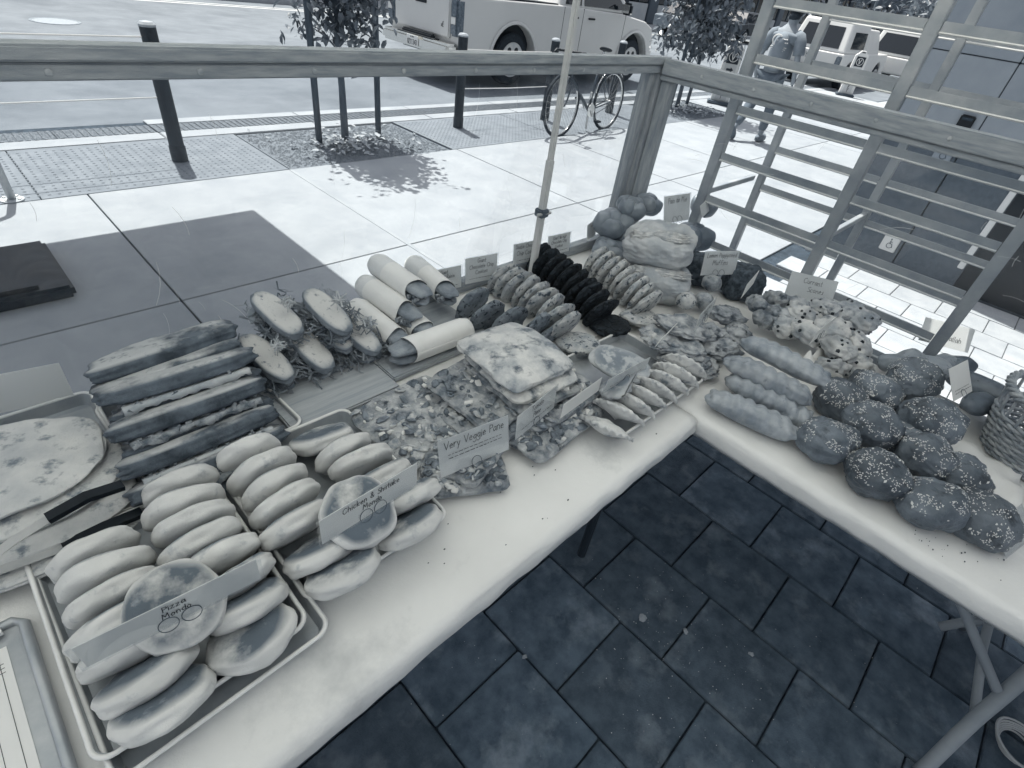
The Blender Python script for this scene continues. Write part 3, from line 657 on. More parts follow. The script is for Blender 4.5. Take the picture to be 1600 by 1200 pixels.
# local frame: +x walking direction, +y the person's left, origin between the feet
pr = thing('person', 'person in grey t-shirt, jeans and dark cap walking away along the sidewalk', 'person', (9.33, 3.68, 0), (0, 0, R_(2)))
hipL, hipR = (0, .10, .92), (0, -.10, .92)
knL, anL, toL = (-.06, .13, .50), (-.40, .15, .17), (-.30, .16, .035)
knR, anR, toR = (.14, -.11, .50), (.10, -.12, .085), (.27, -.13, .035)
shz = 1.46
B = [(0, 0, .98), (0, 0, 1.15), (.0, 0, 1.36), (0, 0, 1.47), (.03, 0, 1.56), (.05, 0, 1.66), (.055, 0, 1.76),
     hipL, knL, anL, toL, hipR, knR, anR, toR,
     (0, .19, shz-.02), (-.03, .27, 1.17), (.05, .28, .93), (.09, .27, .85),
     (0, -.19, shz-.02), (-.06, -.29, 1.18), (.0, -.33, .93), (.02, -.33, .85)]
E_ = [(0, 1), (1, 2), (2, 3), (3, 4), (4, 5), (5, 6), (0, 7), (7, 8), (8, 9), (9, 10), (0, 11), (11, 12), (12, 13), (13, 14), (3, 15), (15, 16), (16, 17), (17, 18), (3, 19), (19, 20), (20, 21), (21, 22)]
RR = [(.15, .11), (.14, .10), (.16, .11), (.09, .08), .055, (.085, .095), (.07, .08), .085, .058, .042, .03, .085, .058, .042, .03, .058, .044, .034, .026, .058, .044, .034, .026]
skin('body', B, E_, RR, m_skin, pr)
# t-shirt: torso and short sleeves, loose hem
S = [(0, 0, .955), (0, 0, 1.10), (0, 0, 1.26), (0, 0, 1.40), (.01, 0, 1.50)]
skin('tshirt', S, [(0, 1), (1, 2), (2, 3), (3, 4)], [(.225, .175), (.215, .16), (.235, .165), (.22, .14), (.085, .08)], m_shirt, pr)
ob('yoke', lump('yoke', (.125, .215, .085), 2.4, n=12, amp=.03), m_shirt, pr, (-.005, 0, 1.405))
for sd in (-1, 1):
    MB().tube([(0, sd*.13, 1.455), (-.005, sd*.185, 1.43), (-.02, sd*.235, 1.36), (-.03, sd*.262, 1.27), (-.034, sd*.272, 1.225)], [.075, .085, .082, .078, .080], 16).build('sleeve', m_shirt, pr, smooth=True)
J = [(0, 0, .96), (0, .10, .88), (-.06, .13, .52), (-.36, .148, .22), (0, -.10, .88), (.14, -.11, .52), (.105, -.118, .15)]
skin('jeans', J, [(0, 1), (1, 2), (2, 3), (0, 4), (4, 5), (5, 6)], [(.16, .14), (.115, .11), (.088, .085), (.07, .07), (.115, .11), (.088, .085), (.072, .07)], m_jean, pr)
ob('shoe', lump('shoe', (.15, .052, .055), 2.5, n=8, amp=.03), m_boot, pr, (-.36, .155, .115), (0, R_(42), 0))
ob('shoe', lump('shoe', (.15, .052, .055), 2.5, n=8, amp=.03), m_boot, pr, (.16, -.125, .055), (0, 0, R_(-5)))
for sd, (hx, hy, hz) in ((1, (.095, .27, .82)), (-1, (.025, -.335, .82))):
    hd = lump('hand', (.030, .018, .05), 2.3, n=6, amp=.02); h = ob('hand', hd, m_skin, pr, (hx, hy, hz))
    f = MB()
    for k in range(4):
        u = -.022+k*.0145; ln = (.062, .072, .07, .055)[k]
        f.tube([(u, 0, -.035), (u+.006, -sd*.008, -.035-ln*.5), (u+.004, -sd*.022, -.035-ln)], [.0085, .008, .006], 6)
    f.tube([(.022, 0, .012), (.042, -sd*.012, -.015), (.044, -sd*.018, -.045)], [.010, .009, .007], 6)
    f.build('fingers', m_skin, h, smooth=True)
ob('hair', lump('hair', (.088, .078, .07), 2, n=10, amp=.04, seed=3), M('hair_dark', .025, .05, scale=60, rough=.8), pr, (.035, 0, 1.665))
cp = ob('cap', lump('cap', (.10, .088, .07), 2.2, n=10, amp=.02, fn=lambda q: Vector((q.x, q.y, max(q.z, -.012)))), m_cap, pr, (.05, 0, 1.715))
MB().prism([(.06, -.075), (.15, -.055), (.18, 0), (.15, .055), (.06, .075)], -.012, -.004, 'z').build('visor', m_cap, cp)
ob('face', lump('face', (.075, .068, .095), 2.2, n=8, amp=.02), m_skin, pr, (.075, 0, 1.64))
for sd in (-1, 1): ob('ear', lump('ear', (.018, .008, .03), 2, n=6, amp=.05), m_skin, pr, (.045, sd*.085, 1.645), (0, 0, sd*.3))
for sd in (-.028, .028): ob('eye', lump('eye', (.006, .012, .007), 2, n=4, amp=0), m_trim, pr, (.147, sd, 1.655))
ob('nose', lump('nose', (.016, .011, .02), 2, n=5, amp=0), m_skin, pr, (.152, 0, 1.63)); ob('mouth', lump('mouth', (.006, .024, .006), 2, n=4, amp=0), m_boot, pr, (.143, 0, 1.59))
# shirt print follows the curve of the back
def back(y, z): return -.178+.95*y*y+.05*max(0, z-1.3)
lg = MB()
ring = [(.062*math.cos(t), .062*math.sin(t)) for t in [R_(40+k*14) for k in range(21)]]
lg.tube([(back(.05+a, 1.37)-.006, .05-a, 1.37+b) for a, b in ring], .011, 6)
lg.tube([(back(0, 1.36)-.006, .05, 1.365), (back(0, 1.36)-.006, -.01, 1.365), (back(0, 1.36)-.006, -.01, 1.32)], .009, 6)
for z, y0, y1 in ((1.385, 0, -.10), (1.345, -.02, -.12), (1.285, .12, -.12), (1.262, .11, -.11), (1.24, .08, -.09), (1.22, .05, -.05)):
    n = int(abs(y1-y0)/.02)
    for k in range(n):
        ya = y0+(y1-y0)*k/n; yb = ya+(y1-y0)/n*.7
        lg.tube([(back(ya, z)-.004, ya, z), (back(yb, z)-.004, yb, z+.003)], .0065 if z > 1.3 else .004, 4)
lg.build('shirt_print', M('print_white', .7, rough=.8), pr)

# ================================================================== THE STALL
TZ = .742
m_cloth = M('table_paper', .70, .78, scale=2.5, rough=.5, bump=.35, bscale=7, spec=.35, spots=(.55, 3, .60, .75))
m_tub = M('folding_leg', .30, .36, scale=8, rough=.45); m_tubd = M('dark_leg', .03, rough=.5)
def table(name, lab, x0, x1, y0, y1, fronts):
    t = thing(name, lab, 'table', (0, 0, 0))
    MB().bbox((x0+.01, y0+.01, TZ-.04), (x1-.01, y1-.01, TZ-.006), .01).build('table_top', M('table_plastic', .5, rough=.6), t)
    return t
def paper(t, x0, x1, y0, y1, z, side, drop):
    """paper cover: sheet that bends over a rounded front edge and hangs; uneven with small creases"""
    nx, prof = 90, []
    r = .028
    for k in range(9):
        a = k/8*math.pi/2; prof.append((-r*math.sin(a), -r+r*math.cos(a)))
    prof += [(-r-.002, -r-drop*.5), (-r+.004, -r-drop)]
    flat = [(1-k/14) for k in range(14)]
    mb = MB(); vs = []; fs = []
    if side == 'y': L0, L1, D = x0, x1, y1-y0-r
    else: L0, L1, D = y0, y1, x1-x0-r
    rows = [(r+D*f, 0) for f in flat]+[(r+u, v) for u, v in prof]
    for i in range(nx+1):
        s = L0+(L1-L0)*i/nx
        for u, v in rows:
            e = noise.noise(Vector((s*5, u*5, 3)))*.0022+.003*max(0, noise.noise(Vector((s*16+u*9, u*7-s*4, 6)))-.25)+(noise.noise(Vector((s*14, v*30, 8)))*.006 if v < -.01 else 0)
            z2 = z+v+(e if v > -.01 else noise.noise(Vector((s*4, 0, 1)))*.006*(-v/.08))
            o2 = u-(e if v < -.01 else 0)
            vs.append((s, y0+o2, z2) if side == 'y' else (x0+o2, s, z2))
    n = len(rows)
    fs = [(i*n+j, (i+1)*n+j, (i+1)*n+j+1, i*n+j+1) for i in range(nx) for j in range(n-1)]
    o = mb.add(vs, fs).build('paper_cover', m_cloth, t, smooth=True); sd = o.modifiers.new('solid', 'SOLIDIFY'); sd.thickness = .0015; return o
Y0, Y1, X0, X1, XC = .345, 1.33, -1.3, 1.285, 2.13
t1 = table('front_table', 'long table under white paper holding trays, sandwiches and cookies', X0, X1+.02, Y0, Y1, 0)
paper(t1, X0, X1+.0, Y0, Y1, TZ, 'y', .035)
t2 = table('right_table', 'folding table under white paper holding rolls, scones and breads', X1+.005, XC, -1.6, Y1, 0)
paper(t2, X1+.003, XC, -1.6, Y1-.003, TZ-.001, 'x', .035)
MB().tube([(1.17, .50, 0), (1.17, .50, .70)], .016, 10).build('leg', m_tubd, t1); MB().tube([(-1.1, .5, 0), (-1.1, .5, .70)], .016, 10).build('leg', m_tubd, t1)
for x in (-1.1, 1.17): MB().tube([(x, 1.2, 0), (x, 1.2, .70)], .016, 10).build('leg', m_tubd, t1)
for y in (.9, ): MB().tube([(1.45, y, 0), (1.45, y, .7)], .016, 10).build('leg', m_tubd, t2); MB().tube([(2.0, y, 0), (2.0, y, .7)], .016, 10).build('leg', m_tubd, t2)
# wishbone leg of the right table (near end)
a, b, c = at(1480, 1200, 0.02), at(1545, 1090, .16), at(1640, 1045, .22)
MB().tube([(1.375, -.63, .0), (1.39, -.63, .05), (1.44, -.63, .16), (1.475, -.63, .25), (1.50, -.63, .34), (1.53, -.63, .44), (1.60, -.63, .53), (1.72, -.63, .57), (1.84, -.63, .52), (1.90, -.63, .44), (1.95, -.63, .25), (2.05, -.63, 0)], .019, 12).build('leg', m_tub, t2, smooth=True)
MB().tube([(1.475, -.605, .36), (1.545, -.40, .52), (1.60, -.25, .69)], .013, 10).build('strut', m_tub, t2, smooth=True)
MB().tube([(1.50, -.64, .20), (1.66, -.58, .30), (1.80, -.54, .40), (1.88, -.50, .69)], .012, 10).build('strut', m_tub, t2, smooth=True)
MB().tube([(1.70, -.49, .24), (1.76, -.56, .32), (1.85, -.66, .36), (1.95, -.80, .36)], .014, 10).build('cross_bar', m_tub, t2, smooth=True)
# coil of cord on the floor, lower right
cc = MB()
c0 = at(1592, 1168, .02)
for k in range(6): cc.tube([(c0.x+.0+(.055+.004*k)*math.cos(t), c0.y-.0+(.05+.005*k)*math.sin(t), .012+.006*k+.004*math.sin(t*2+k)) for t in [j*math.pi/14 for j in range(28)]], .0035, 5, closed=True)
tag(cc.build('cord_coil', M('pale_cord', .5, rough=.6), smooth=True), 'coil of pale cord on the dark floor under the right table', 'cord')

# ---- clear sneeze guard on a timber frame
m_wood = M('frame_timber', .28, .46, scale=9, rough=.75, bump=.25, bscale=40, stretch=(1.2, 9, 9), lo=.3, hi=.7)
m_woody = M('frame_timber_y', .28, .46, scale=9, rough=.75, bump=.25, bscale=40, stretch=(9, 1.2, 9), lo=.3, hi=.7)
m_woodz = M('frame_timber_z', .28, .46, scale=9, rough=.75, bump=.25, bscale=40, stretch=(9, 9, 1.2), lo=.3, hi=.7)
sg = thing('sneeze_guard', 'timber framed clear plastic screen standing behind the tables', 'screen', (0, 0, 0))
FY, FX = 1.30, 2.16
MB().bbox((-1.3, FY-.022, 1.474), (FX+.045, FY+.030, 1.500), .004).build('top_rail', m_wood, sg)
MB().bbox((-1.3, FY-.014, 1.444), (FX+.022, FY+.022, 1.472), .003).build('top_batten', m_wood, sg)
MB().bbox((FX-.022, -1.5, 1.444), (FX+.045, FY-.024, 1.498), .004).build('top_rail', m_woody, sg)
MB().bbox((FX-.014, -1.5, 1.424), (FX+.022, FY-.02, 1.442), .003).build('top_batten', m_woody, sg)
scr = M('screw', .35, .5, scale=50, rough=.4)
def screw(par, x, y, z, ax):
    MB().lathe([(.0065, 0), (.006, .002), (.002, .003)], 10, Matrix.Translation((x, y, z)) @ Matrix.Rotation(R_(90), 4, 'X' if ax == 'y' else 'Y') @ (Matrix() if ax == 'y' else Matrix.Rotation(math.pi, 4, 'X'))).build('screw', scr, par)
for k in range(11): screw(sg, -.55+k*.245, FY-.0145, 1.458, 'y')
for k in range(8): screw(sg, FX-.0225, 1.1-k*.21, 1.468, 'x')
MB().bbox((FX-.018, FY-.018, TZ), (FX+.018, FY+.018, 1.442), .003).build('post', m_woodz, sg)
MB().bbox((FX-.062, FY+.0, TZ), (FX-.021, FY+.042, 1.442), .003).build('post', m_woodz, sg)
MB().bbox((FX+.002, FY-.075, TZ), (FX+.04, FY-.021, 1.421), .003).build('post', m_woodz, sg)
MB().bbox((.62, FY-.018, TZ), (FX-.064, FY+.022, TZ+.042), .003).build('bottom_rail', m_wood, sg)
m_pane = clear('clear_plastic', .02, .02)
pa = MB().box((-1.3, FY+.0225, TZ+.002), (FX-.064, FY+.0250, 1.46)).build('pane', m_pane, sg)
pb = MB().box((FX+.0225, -1.5, TZ+.002), (FX+.0250, FY-.08, 1.44)).build('pane', m_pane, sg)
ms = M('scratch', .75, rough=.5); rs = random.Random(4)
for par, n in ((pa, 26), (pb, 26)):
    s = MB()
    for k in range(n):
        u, z = rs.uniform(-.3, 2.0) if par == pa else rs.uniform(-.3, 1.1), rs.uniform(.82, 1.38); L_ = rs.uniform(.02, .13); a = rs.choice([1.2, 1.4, 1.7, .4, 2.6])+rs.uniform(-.2, .2)
        pts = [(u+L_*q*math.cos(a+q*.3), z+L_*q*math.sin(a+q*.3)) for q in (0, .25, .5, .75, 1)]
        s.tube([(p, FY+.021, q) if par == pa else (FX+.0215, p, q) for p, q in pts], rs.uniform(.00018, .0004), 4)
    s.build('scratches', ms, par, kind='stuff')
# ---- slim canopy pole
cp_ = at(846, 388, TZ)
po = thing('canopy_pole', 'slim pale metal pole with a clip standing at the back of the table', 'pole', (1.48, 1.22, 0))
m_alu = M('pole_aluminium', .55, .62, scale=12, rough=.4)
MB().bbox((-.012, -.012, TZ+.004), (.012, .012, 1.20), .003).build('lower_tube', m_alu, po)
MB().bbox((-.0095, -.0095, 1.196), (.0095, .0095, 2.4), .003).build('upper_tube', m_alu, po)
cl = MB().bbox((-.02, -.02, 1.0), (.02, .02, 1.03), .004).build('clip', M('clip_dark', .12, rough=.5), po)
MB().tube([(-.035, -.012, 1.015), (.03, -.016, 1.015)], .006, 8).build('pin', m_steel, cl)
MB().bbox((-.03, -.03, TZ+.001), (.03, .03, TZ+.006), .002).build('foot_plate', m_alu, po)
# ---- tray rack behind the right screen
m_rack = M('rack_metal', .34, .5, scale=7, rough=.4, spec=.5, metal=.25, bump=.1, stretch=(1, 1, 1))
m_lip = M('rack_lip', .65, .75, scale=9, rough=.3, metal=.3)
RX, RB = 2.35, 2.87
rk = thing('tray_rack', 'tall metal tray rack with many rungs behind the right screen', 'rack', (0, 0, 0))
for x, y in ((RX, 1.03), (RX, .487), (RX, -.03), (RB, .995), (RB, .487), (RB, -.03)):
    s = .021 if x == RX else .017
    u = MB().bbox((x-s, y-s, .06), (x+s, y+s, 1.92), .003).build('upright', m_rack, rk)
    MB().lathe([(.02, .0), (.03, .012), (.03, .045), (.012, .06)], 14, Matrix.Translation((x, y, 0))).build('caster', m_tubd, u)
def rung(x, y0, y1, z, face):
    r = MB().bbox((x-.014, y0, z-.014), (x-.010, y1, z+.014), .001).bbox((x-.0095, y0, z-.014), (x+.022, y1, z-.0105), .001).build('rung', m_rack, rk)
    MB().tube([(x-.014, y0, z-.0165), (x-.014, y1, z-.0165)], .0042, 6).build('lip', m_lip, r)
zs = [1.725, 1.548, 1.37, 1.19, 1.012, .835, .66, .48, .30, .14]
for z in zs:
    rung(RX, .51, 1.007, z, 1); rung(RX, -.007, .464, z, 1)
    rung(RB, .506, .976, z-.012, 1); rung(RB, -.011, .468, z-.012, 1)
for y in (1.03, .487, -.03):
    for z in (1.03, .10, 1.88): MB().bbox((RX+.022, y-.010, z-.012), (RB-.018, y+.010, z+.012), .002).build('cross_bar', m_rack, rk)
# ---- parasol whose shade falls on the sidewalk, base at the left edge
um = thing('parasol', 'square parasol on a heavy dark base plate at the left edge', 'parasol', (-.22, 3.68, 0))
bs = MB().bbox((-.48, -.34, 0), (.48, .33, .07), .018).build('base', M('base_dark', .022, .035, scale=8, rough=.5, bump=.2), um)
MB().tube([(.12, -.29, .073), (.34, -.29, .073)], .016, 8).build('hand_hold', m_black, bs)
MB().tube([(0, 0, .06), (0, 0, 2.75)], .028, 12).build('mast', m_tubd, um)
top = (0, 0, 2.78); hx, hy = 1.99, 1.50; zc = 2.45
cn = MB(); crn = [(-hx, -hy, zc), (hx, -hy, zc), (hx, hy, zc), (-hx, hy, zc)]
cn.add([top]+crn, [(0, 1, 2), (0, 2, 3), (0, 3, 4), (0, 4, 1)])
co2 = cn.build('canopy', M('parasol_cloth', .3, rough=.9), um); sdd = co2.modifiers.new('s', 'SOLIDIFY'); sdd.thickness = .004
for p in crn+[(0, -hy, zc), (0, hy, zc), (hx, 0, zc), (-hx, 0, zc)]: MB().tube([(0, 0, 2.73), (p[0]*.97, p[1]*.97, p[2]-.02)], .01, 6).build('rib', m_tubd, um)
# ---- white tent roof over the stall
tn = thing('stall_tent', 'white tent roof over the bakery stall', 'tent', (0, 0, 0))
cn = MB(); a0, a1, b0, b1, zt = -2.0, 2.44, -1.0, 2.05, 2.32
cn.add([((a0+a1)/2, (b0+b1)/2, 3.05), (a0, b0, zt), (a1, b0, zt), (a1, b1, zt), (a0, b1, zt)], [(0, 1, 2), (0, 2, 3), (0, 3, 4), (0, 4, 1)])
o = cn.build('roof', M('tent_cloth', .88, rough=.8, trans=.60), tn); o.modifiers.new('s', 'SOLIDIFY').thickness = .002
for x in (a0, a1):
    for y in (b0, ): MB().tube([(x, y, 0), (x, y, zt)], .02, 8).build('leg', m_alu, tn)
for p, q in (((a0, b0, zt), (a1, b0, zt)), ((a1, b0, zt), (a1, b1, zt)), ((a1, b1, zt), (a0, b1, zt)), ((a0, b1, zt), (a0, b0, zt))): MB().tube([p, q], .014, 8).build('roof_bar', m_alu, tn)
# ================================================================== WHAT IS ON THE TABLES
m_tray = M('tray_aluminium', .36, .46, scale=14, rough=.3, metal=.3, spec=.5, bump=.1)
m_rim2 = M('tray_rim', .72, .8, scale=20, rough=.3)
def rrect(lx, ly, r, n=6):
    pts = []
    for cx, cy, a0 in ((lx/2-r, ly/2-r, 0), (-lx/2+r, ly/2-r, 90), (-lx/2+r, -ly/2+r, 180), (lx/2-r, -ly/2+r, 270)):
        for k in range(n+1):
            a = R_(a0+90*k/n); pts.append((cx+r*math.cos(a), cy+r*math.sin(a)))
    return pts
def tray(cx, cy, lx, ly, z, lab, rz=0, h=.025):
    t = thing('sheet_tray', lab, 'tray', (cx, cy, z), (0, 0, rz), group='metal sheet trays')
    loops = [(0, .006, .002), (-.012, .0, .002), (-.001, h-.002, .0), (.006, h, 0), (.009, h-.003, 0), (.006, h-.006, 0)]
    lv = [(lx-.030, ly-.030, .0, .018), (lx-.026, ly-.026, .0, .020), (lx-.012, ly-.012, h-.001, .022), (lx-.010, ly-.010, h+.002, .024), (lx-.003, ly-.003, h+.003, .025), (lx+.001, ly+.001, h+.0, .026), (lx-.002, ly-.002, h-.004, .025), (lx-.010, ly-.010, h-.004, .022), (lx-.023, ly-.023, -.0018, .020), (lx-.030, ly-.030, -.0020, .018)]
    vs = []; fs = []; n = 28
    for a, b, zz, r in lv: vs += [(u, v, zz+.002) for u, v in rrect(a, b, r)]
    for i in range(len(lv)-1): fs += [(i*n+j, i*n+(j+1) % n, (i+1)*n+(j+1) % n, (i+1)*n+j) for j in range(n)]
    fs += [tuple(range(n)), tuple(reversed(range((len(lv)-1)*n, len(lv)*n)))]
    o = MB().add(vs, fs).build('pan', m_tray, t, smooth=False)
    wire = [(u, v, h+.003) for u, v in rrect(lx-.003, ly-.003, .025)]
    MB().tube(wire, .0042, 6, closed=True).build('rolled_rim', m_rim2, t, smooth=True)
    return t
# ---- cards
m_card = M('card_paper', .84, .88, scale=6, rough=.6, trans=.35); m_ink = M('ink', .03, rough=.6); m_holder = clear('card_sleeve', .04, .06); m_wire = M('ring_wire', .12, rough=.3, metal=.5)
def card(bl, br, z, h, lean, lines, lab, rings=2, small=0, width=None, z2=None, small_at=.3):
    p, q = at(*bl, z), at(*br, z2 or z); p.z = z; d = q-p; d.z = 0; wd = width or d.length; c = (p+q)/2
    t = thing('price_card', lab, 'card', (c.x, c.y, z), (-lean, 0, math.atan2(d.y, d.x)), group='hand lettered price cards')
    MB().box((-wd/2, -.0006, .004), (wd/2, .0006, h)).build('card_sheet', m_card, t)
    MB().box((-wd/2-.006, -.0016, 0), (wd/2+.006, -.0012, h+.004)).build('sleeve', m_holder, t) if lines else None
    mb = MB(); nl = len(lines); ls = h*.62/max(nl, 2.2)
    for k, s in enumerate(lines):
        hh = min(ls*.72, wd*.86/max(1, sum(ADV.get(ch, .54) for ch in s)))
        write(mb, s, 0, h*.93-k*ls-hh, hh, .0013, y=-.0022)
    for k in range(small): 
        rr = random.Random(k+len(lab)); x = -wd*.38
        while x < wd*.36:
            l = rr.uniform(.004, .012); zz = h*small_at-k*.009
            mb.add([(x, -.0022, zz), (x+l, -.0022, zz+rr.uniform(-.0008, .0008)), (x+l, -.0022, zz+.0014), (x, -.0022, zz+.0014)], [(0, 1, 2, 3)]); x += l+.003
    if nl or small: mb.build('lettering', m_ink, t)
    for k in range(rings):
        cx = (k-(rings-1)/2)*.030
        MB().tube([(cx+.013*math.cos(a), -.004+.003*math.sin(a), .012+.013*math.sin(a)) for a in [j*math.pi/10 for j in range(20)]], .0007, 5, closed=True).build('wire_ring', m_wire, t)
    return t

# ---- buns
mb_ = dict(v=.50, v2=.60, scale=10, rough=.75, bump=.12, bscale=60)
m_bun = M('bun_dough', .58, .68, scale=12, rough=.7, bump=.2, bscale=50, lo=.3, hi=.7, patch=(.14, .012, .019, 12, .32, .50), spots=(.36, 26, .58, .78), rand=.05)
def bunshape(q):
    r = math.hypot(q.x, q.y); q.z -= .004*max(0, 1-r/.045)
    return q
bun_me = [lump('bun', (.0695, .0695, .0235), 2.1, 3.1, n=14, amp=.05, freq=3.4, seed=s, fn=bunshape, fine=.008) for s in range(6)]
def buns(pts, where, group):
    for i, (px, py, z, a, lab) in enumerate(pts):
        sc_ = .985+rnd.uniform(-.03, .04)
        o = ob('stuffed_bun', bun_me[i % 6], m_bun, None, at(px, py, z), (R_(-a), rnd.uniform(-.04, .04), R_(rnd.uniform(-8, 4))))
        o.scale = (sc_, sc_, sc_); tag(o, lab+' '+where, 'bun', group)
tray(.018, .675, .325, .43, TZ+.001, 'lower nested metal tray under the buns in the left corner', R_(1))
tray(.004, .700, .312, .42, TZ+.012, 'upper nested metal tray of buns nearest the left corner')
tray(.337, .735, .315, .425, TZ+.003, 'metal tray of pale buns in the middle of the front table', R_(-1))
pt = [(287, 762, .795, 66, 'backmost bun of the right column')]
for i, (x, y) in enumerate([(150, 866), (168, 897), (180, 934), (188, 975), (207, 1012), (234, 1052), (257, 1098)]):
    pt.append((x, y, .805 if i < 5 else .80, (68, 68, 66, 64, 58, 46, 40)[i], ORD[i]+' bun from the back in the left column'))
for i, (x, y) in enumerate([(288, 793), (304, 820), (317, 850), (343, 873), (372, 905), (383, 945), (394, 995)]):
    pt.append((x, y, .805 if i < 5 else .795, (67, 67, 64, 62, 56, 44, 24)[i], ORD[i+1]+' bun from the back in the right column'))
pt.append((275, 946, .872, -24, 'griddled bun lying flat on top behind the card'))
buns(pt, 'of the tray nearest the left corner', 'stuffed buns in the near left tray')
pt = []
for i, (x, y) in enumerate([(391, 713), (411, 737), (430, 762), (446, 789), (462, 820), (502, 862), (537, 890)]):
    pt.append((x, y, .80, (72, 68, 68, 66, 60, 44, 36)[i], ORD[i]+' bun from the back in the left column'))
for i, (x, y) in enumerate([(503, 686), (536, 708), (564, 724), (595, 748), (639, 777), (641, 822)]):
    pt.append((x, y, .80 if i else .79, (34, 66, 64, 56, 50, 42)[i], ORD[i]+' bun from the back in the right column'))
pt.append((560, 800, .870, -24, 'round griddled bun lying flat on top behind the card'))
buns(pt, 'of the middle tray', 'stuffed buns in the middle tray')
card((165, 1030), (388, 916), .897, .062, R_(-4), ['Pizza', 'Mondo'], 'clear sleeved card standing on the buns nearest the left corner', width=.225)
card((505, 852), (650, 760), .897, .066, R_(0), ['Chicken & Shiitake', 'Mondo'], 'card reading Chicken & Shiitake Mondo on the middle tray', width=.20)
# ---- flatbreads and tongs
tray(-.185, 1.14, .475, .425, TZ+.002, 'metal tray of charred flatbreads at the left edge')
m_flat = M('flatbread', .48, .66, scale=14, rough=.75, bump=.5, bscale=30, spots=(.20, 16, .54, .66), lo=.3, hi=.7)
def wavy(k):
    def f(q): q.z += .010*noise.noise(Vector((q.x*9, q.y*9, k)))+.004*noise.noise(Vector((q.x*25, q.y*25, k))); return q
    return f
for i, (px, py, z, rz, lx, ly) in enumerate([(228, 776, .770, -10, .21, .115), (212, 744, .786, -8, .21, .12), (194, 706, .803, -6, .21, .14), (160, 680, .822, -2, .20, .145)]):
    c = at(px, py, z)-Vector((lx*math.cos(R_(rz)), lx*math.sin(R_(rz)), 0))
    o = ob('flatbread', lump('flatbread', (lx, ly, .013), 2.5, 2.6, n=20, amp=.025, freq=4, seed=20+i, fn=wavy(i*3.3), fine=.006), m_flat, None, c, (R_(-3), 0, R_(rz)))
    tag(o, ['bottom', 'second from bottom', 'third from bottom', 'topmost charred'][i]+' flatbread in the stack on the left tray', 'flatbread', 'stacked flatbreads')
tg_ = thing('serving_tongs', 'steel tongs with black grips lying across the flatbreads', 'tongs', (0, 0, 0))
def strip(mb, pts, w_, t=.0012, flat=Vector((0, 0, 1))):
    pts = [Vector(p) for p in pts]; vs = []
    for i, p in enumerate(pts):
        d = (pts[min(i+1, len(pts)-1)]-pts[max(i-1, 0)]).normalized(); s = d.cross(flat).normalized()*w_/2; n = s.cross(d).normalized()*t/2
        vs += [p-s-n, p+s-n, p+s+n, p-s+n]
    fs = [(0, 1, 2, 3), tuple(4*(len(pts)-1)+k for k in (3, 2, 1, 0))]
    for i in range(len(pts)-1):
        for k in range(4): fs.append((4*i+k, 4*i+(k+1) % 4, 4*i+4+(k+1) % 4, 4*i+4+k))
    return mb.add(vs, fs)
u0, u1, u2 = at(-40, 890, .83), at(80, 808, .845), at(192, 758, .84)
strip(MB(), [u0, (u0+u1)/2+Vector((0, 0, .004)), u1], .020).build('upper_arm', m_steel, tg_)
strip(MB(), [u1-(u2-u1)*.05, u1*.5+u2*.5+Vector((0, 0, .010)), u2], .022, .010).build('grip', m_black, tg_, smooth=False)
w0, w1, w2 = at(-40, 905, .80), at(105, 853, .79), at(222, 800, .785)
strip(MB(), [w0, (w0+w1)/2, w1], .020).build('lower_arm', m_steel, tg_)
strip(MB(), [w1-(w2-w1)*.05, w1*.5+w2*.5+Vector((0, 0, .004)), w2], .022, .010).build('grip', m_black, tg_)
c = card((-30, 655), (118, 622), .765, .10, R_(4), [], 'blank grey back of a card behind the flatbread tray', rings=0)
# ---- clipboard tray with a form
cb = thing('order_form_tray', 'shallow tray holding a ruled paper form at the lower left corner', 'tray', (0, 0, 0))
ex = -.176
MB().bbox((ex-.32, .18, TZ+.002), (ex-.006, .812, TZ+.010), .003).build('base', m_tray, cb)
MB().tube([(ex-.004, .18, TZ+.013), (ex-.004, .80, TZ+.013), (ex-.016, .814, TZ+.013), (ex-.33, .814, TZ+.013)], .008, 8).build('rim', m_tray, cb, smooth=True)
MB().box((ex-.25, .22, TZ+.0105), (ex-.032, .775, TZ+.0115)).build('form_sheet', M('form_paper', .74, rough=.6), cb)
ln = MB()
for x in (ex-.045, ex-.065, ex-.10): ln.box((x, .24, TZ+.0117), (x+.0008, .76, TZ+.0119))
for k in range(3): ln.box((ex-.08, .745-k*.008, TZ+.0117), (ex-.04, .746-k*.008, TZ+.0119))
ln.build('ruled_lines', m_ink, cb)
MB().tube([(ex-.12, .79, TZ+.022), (ex-.03, .80, TZ+.020)], .007, 8).build('pen', m_steel, cb)
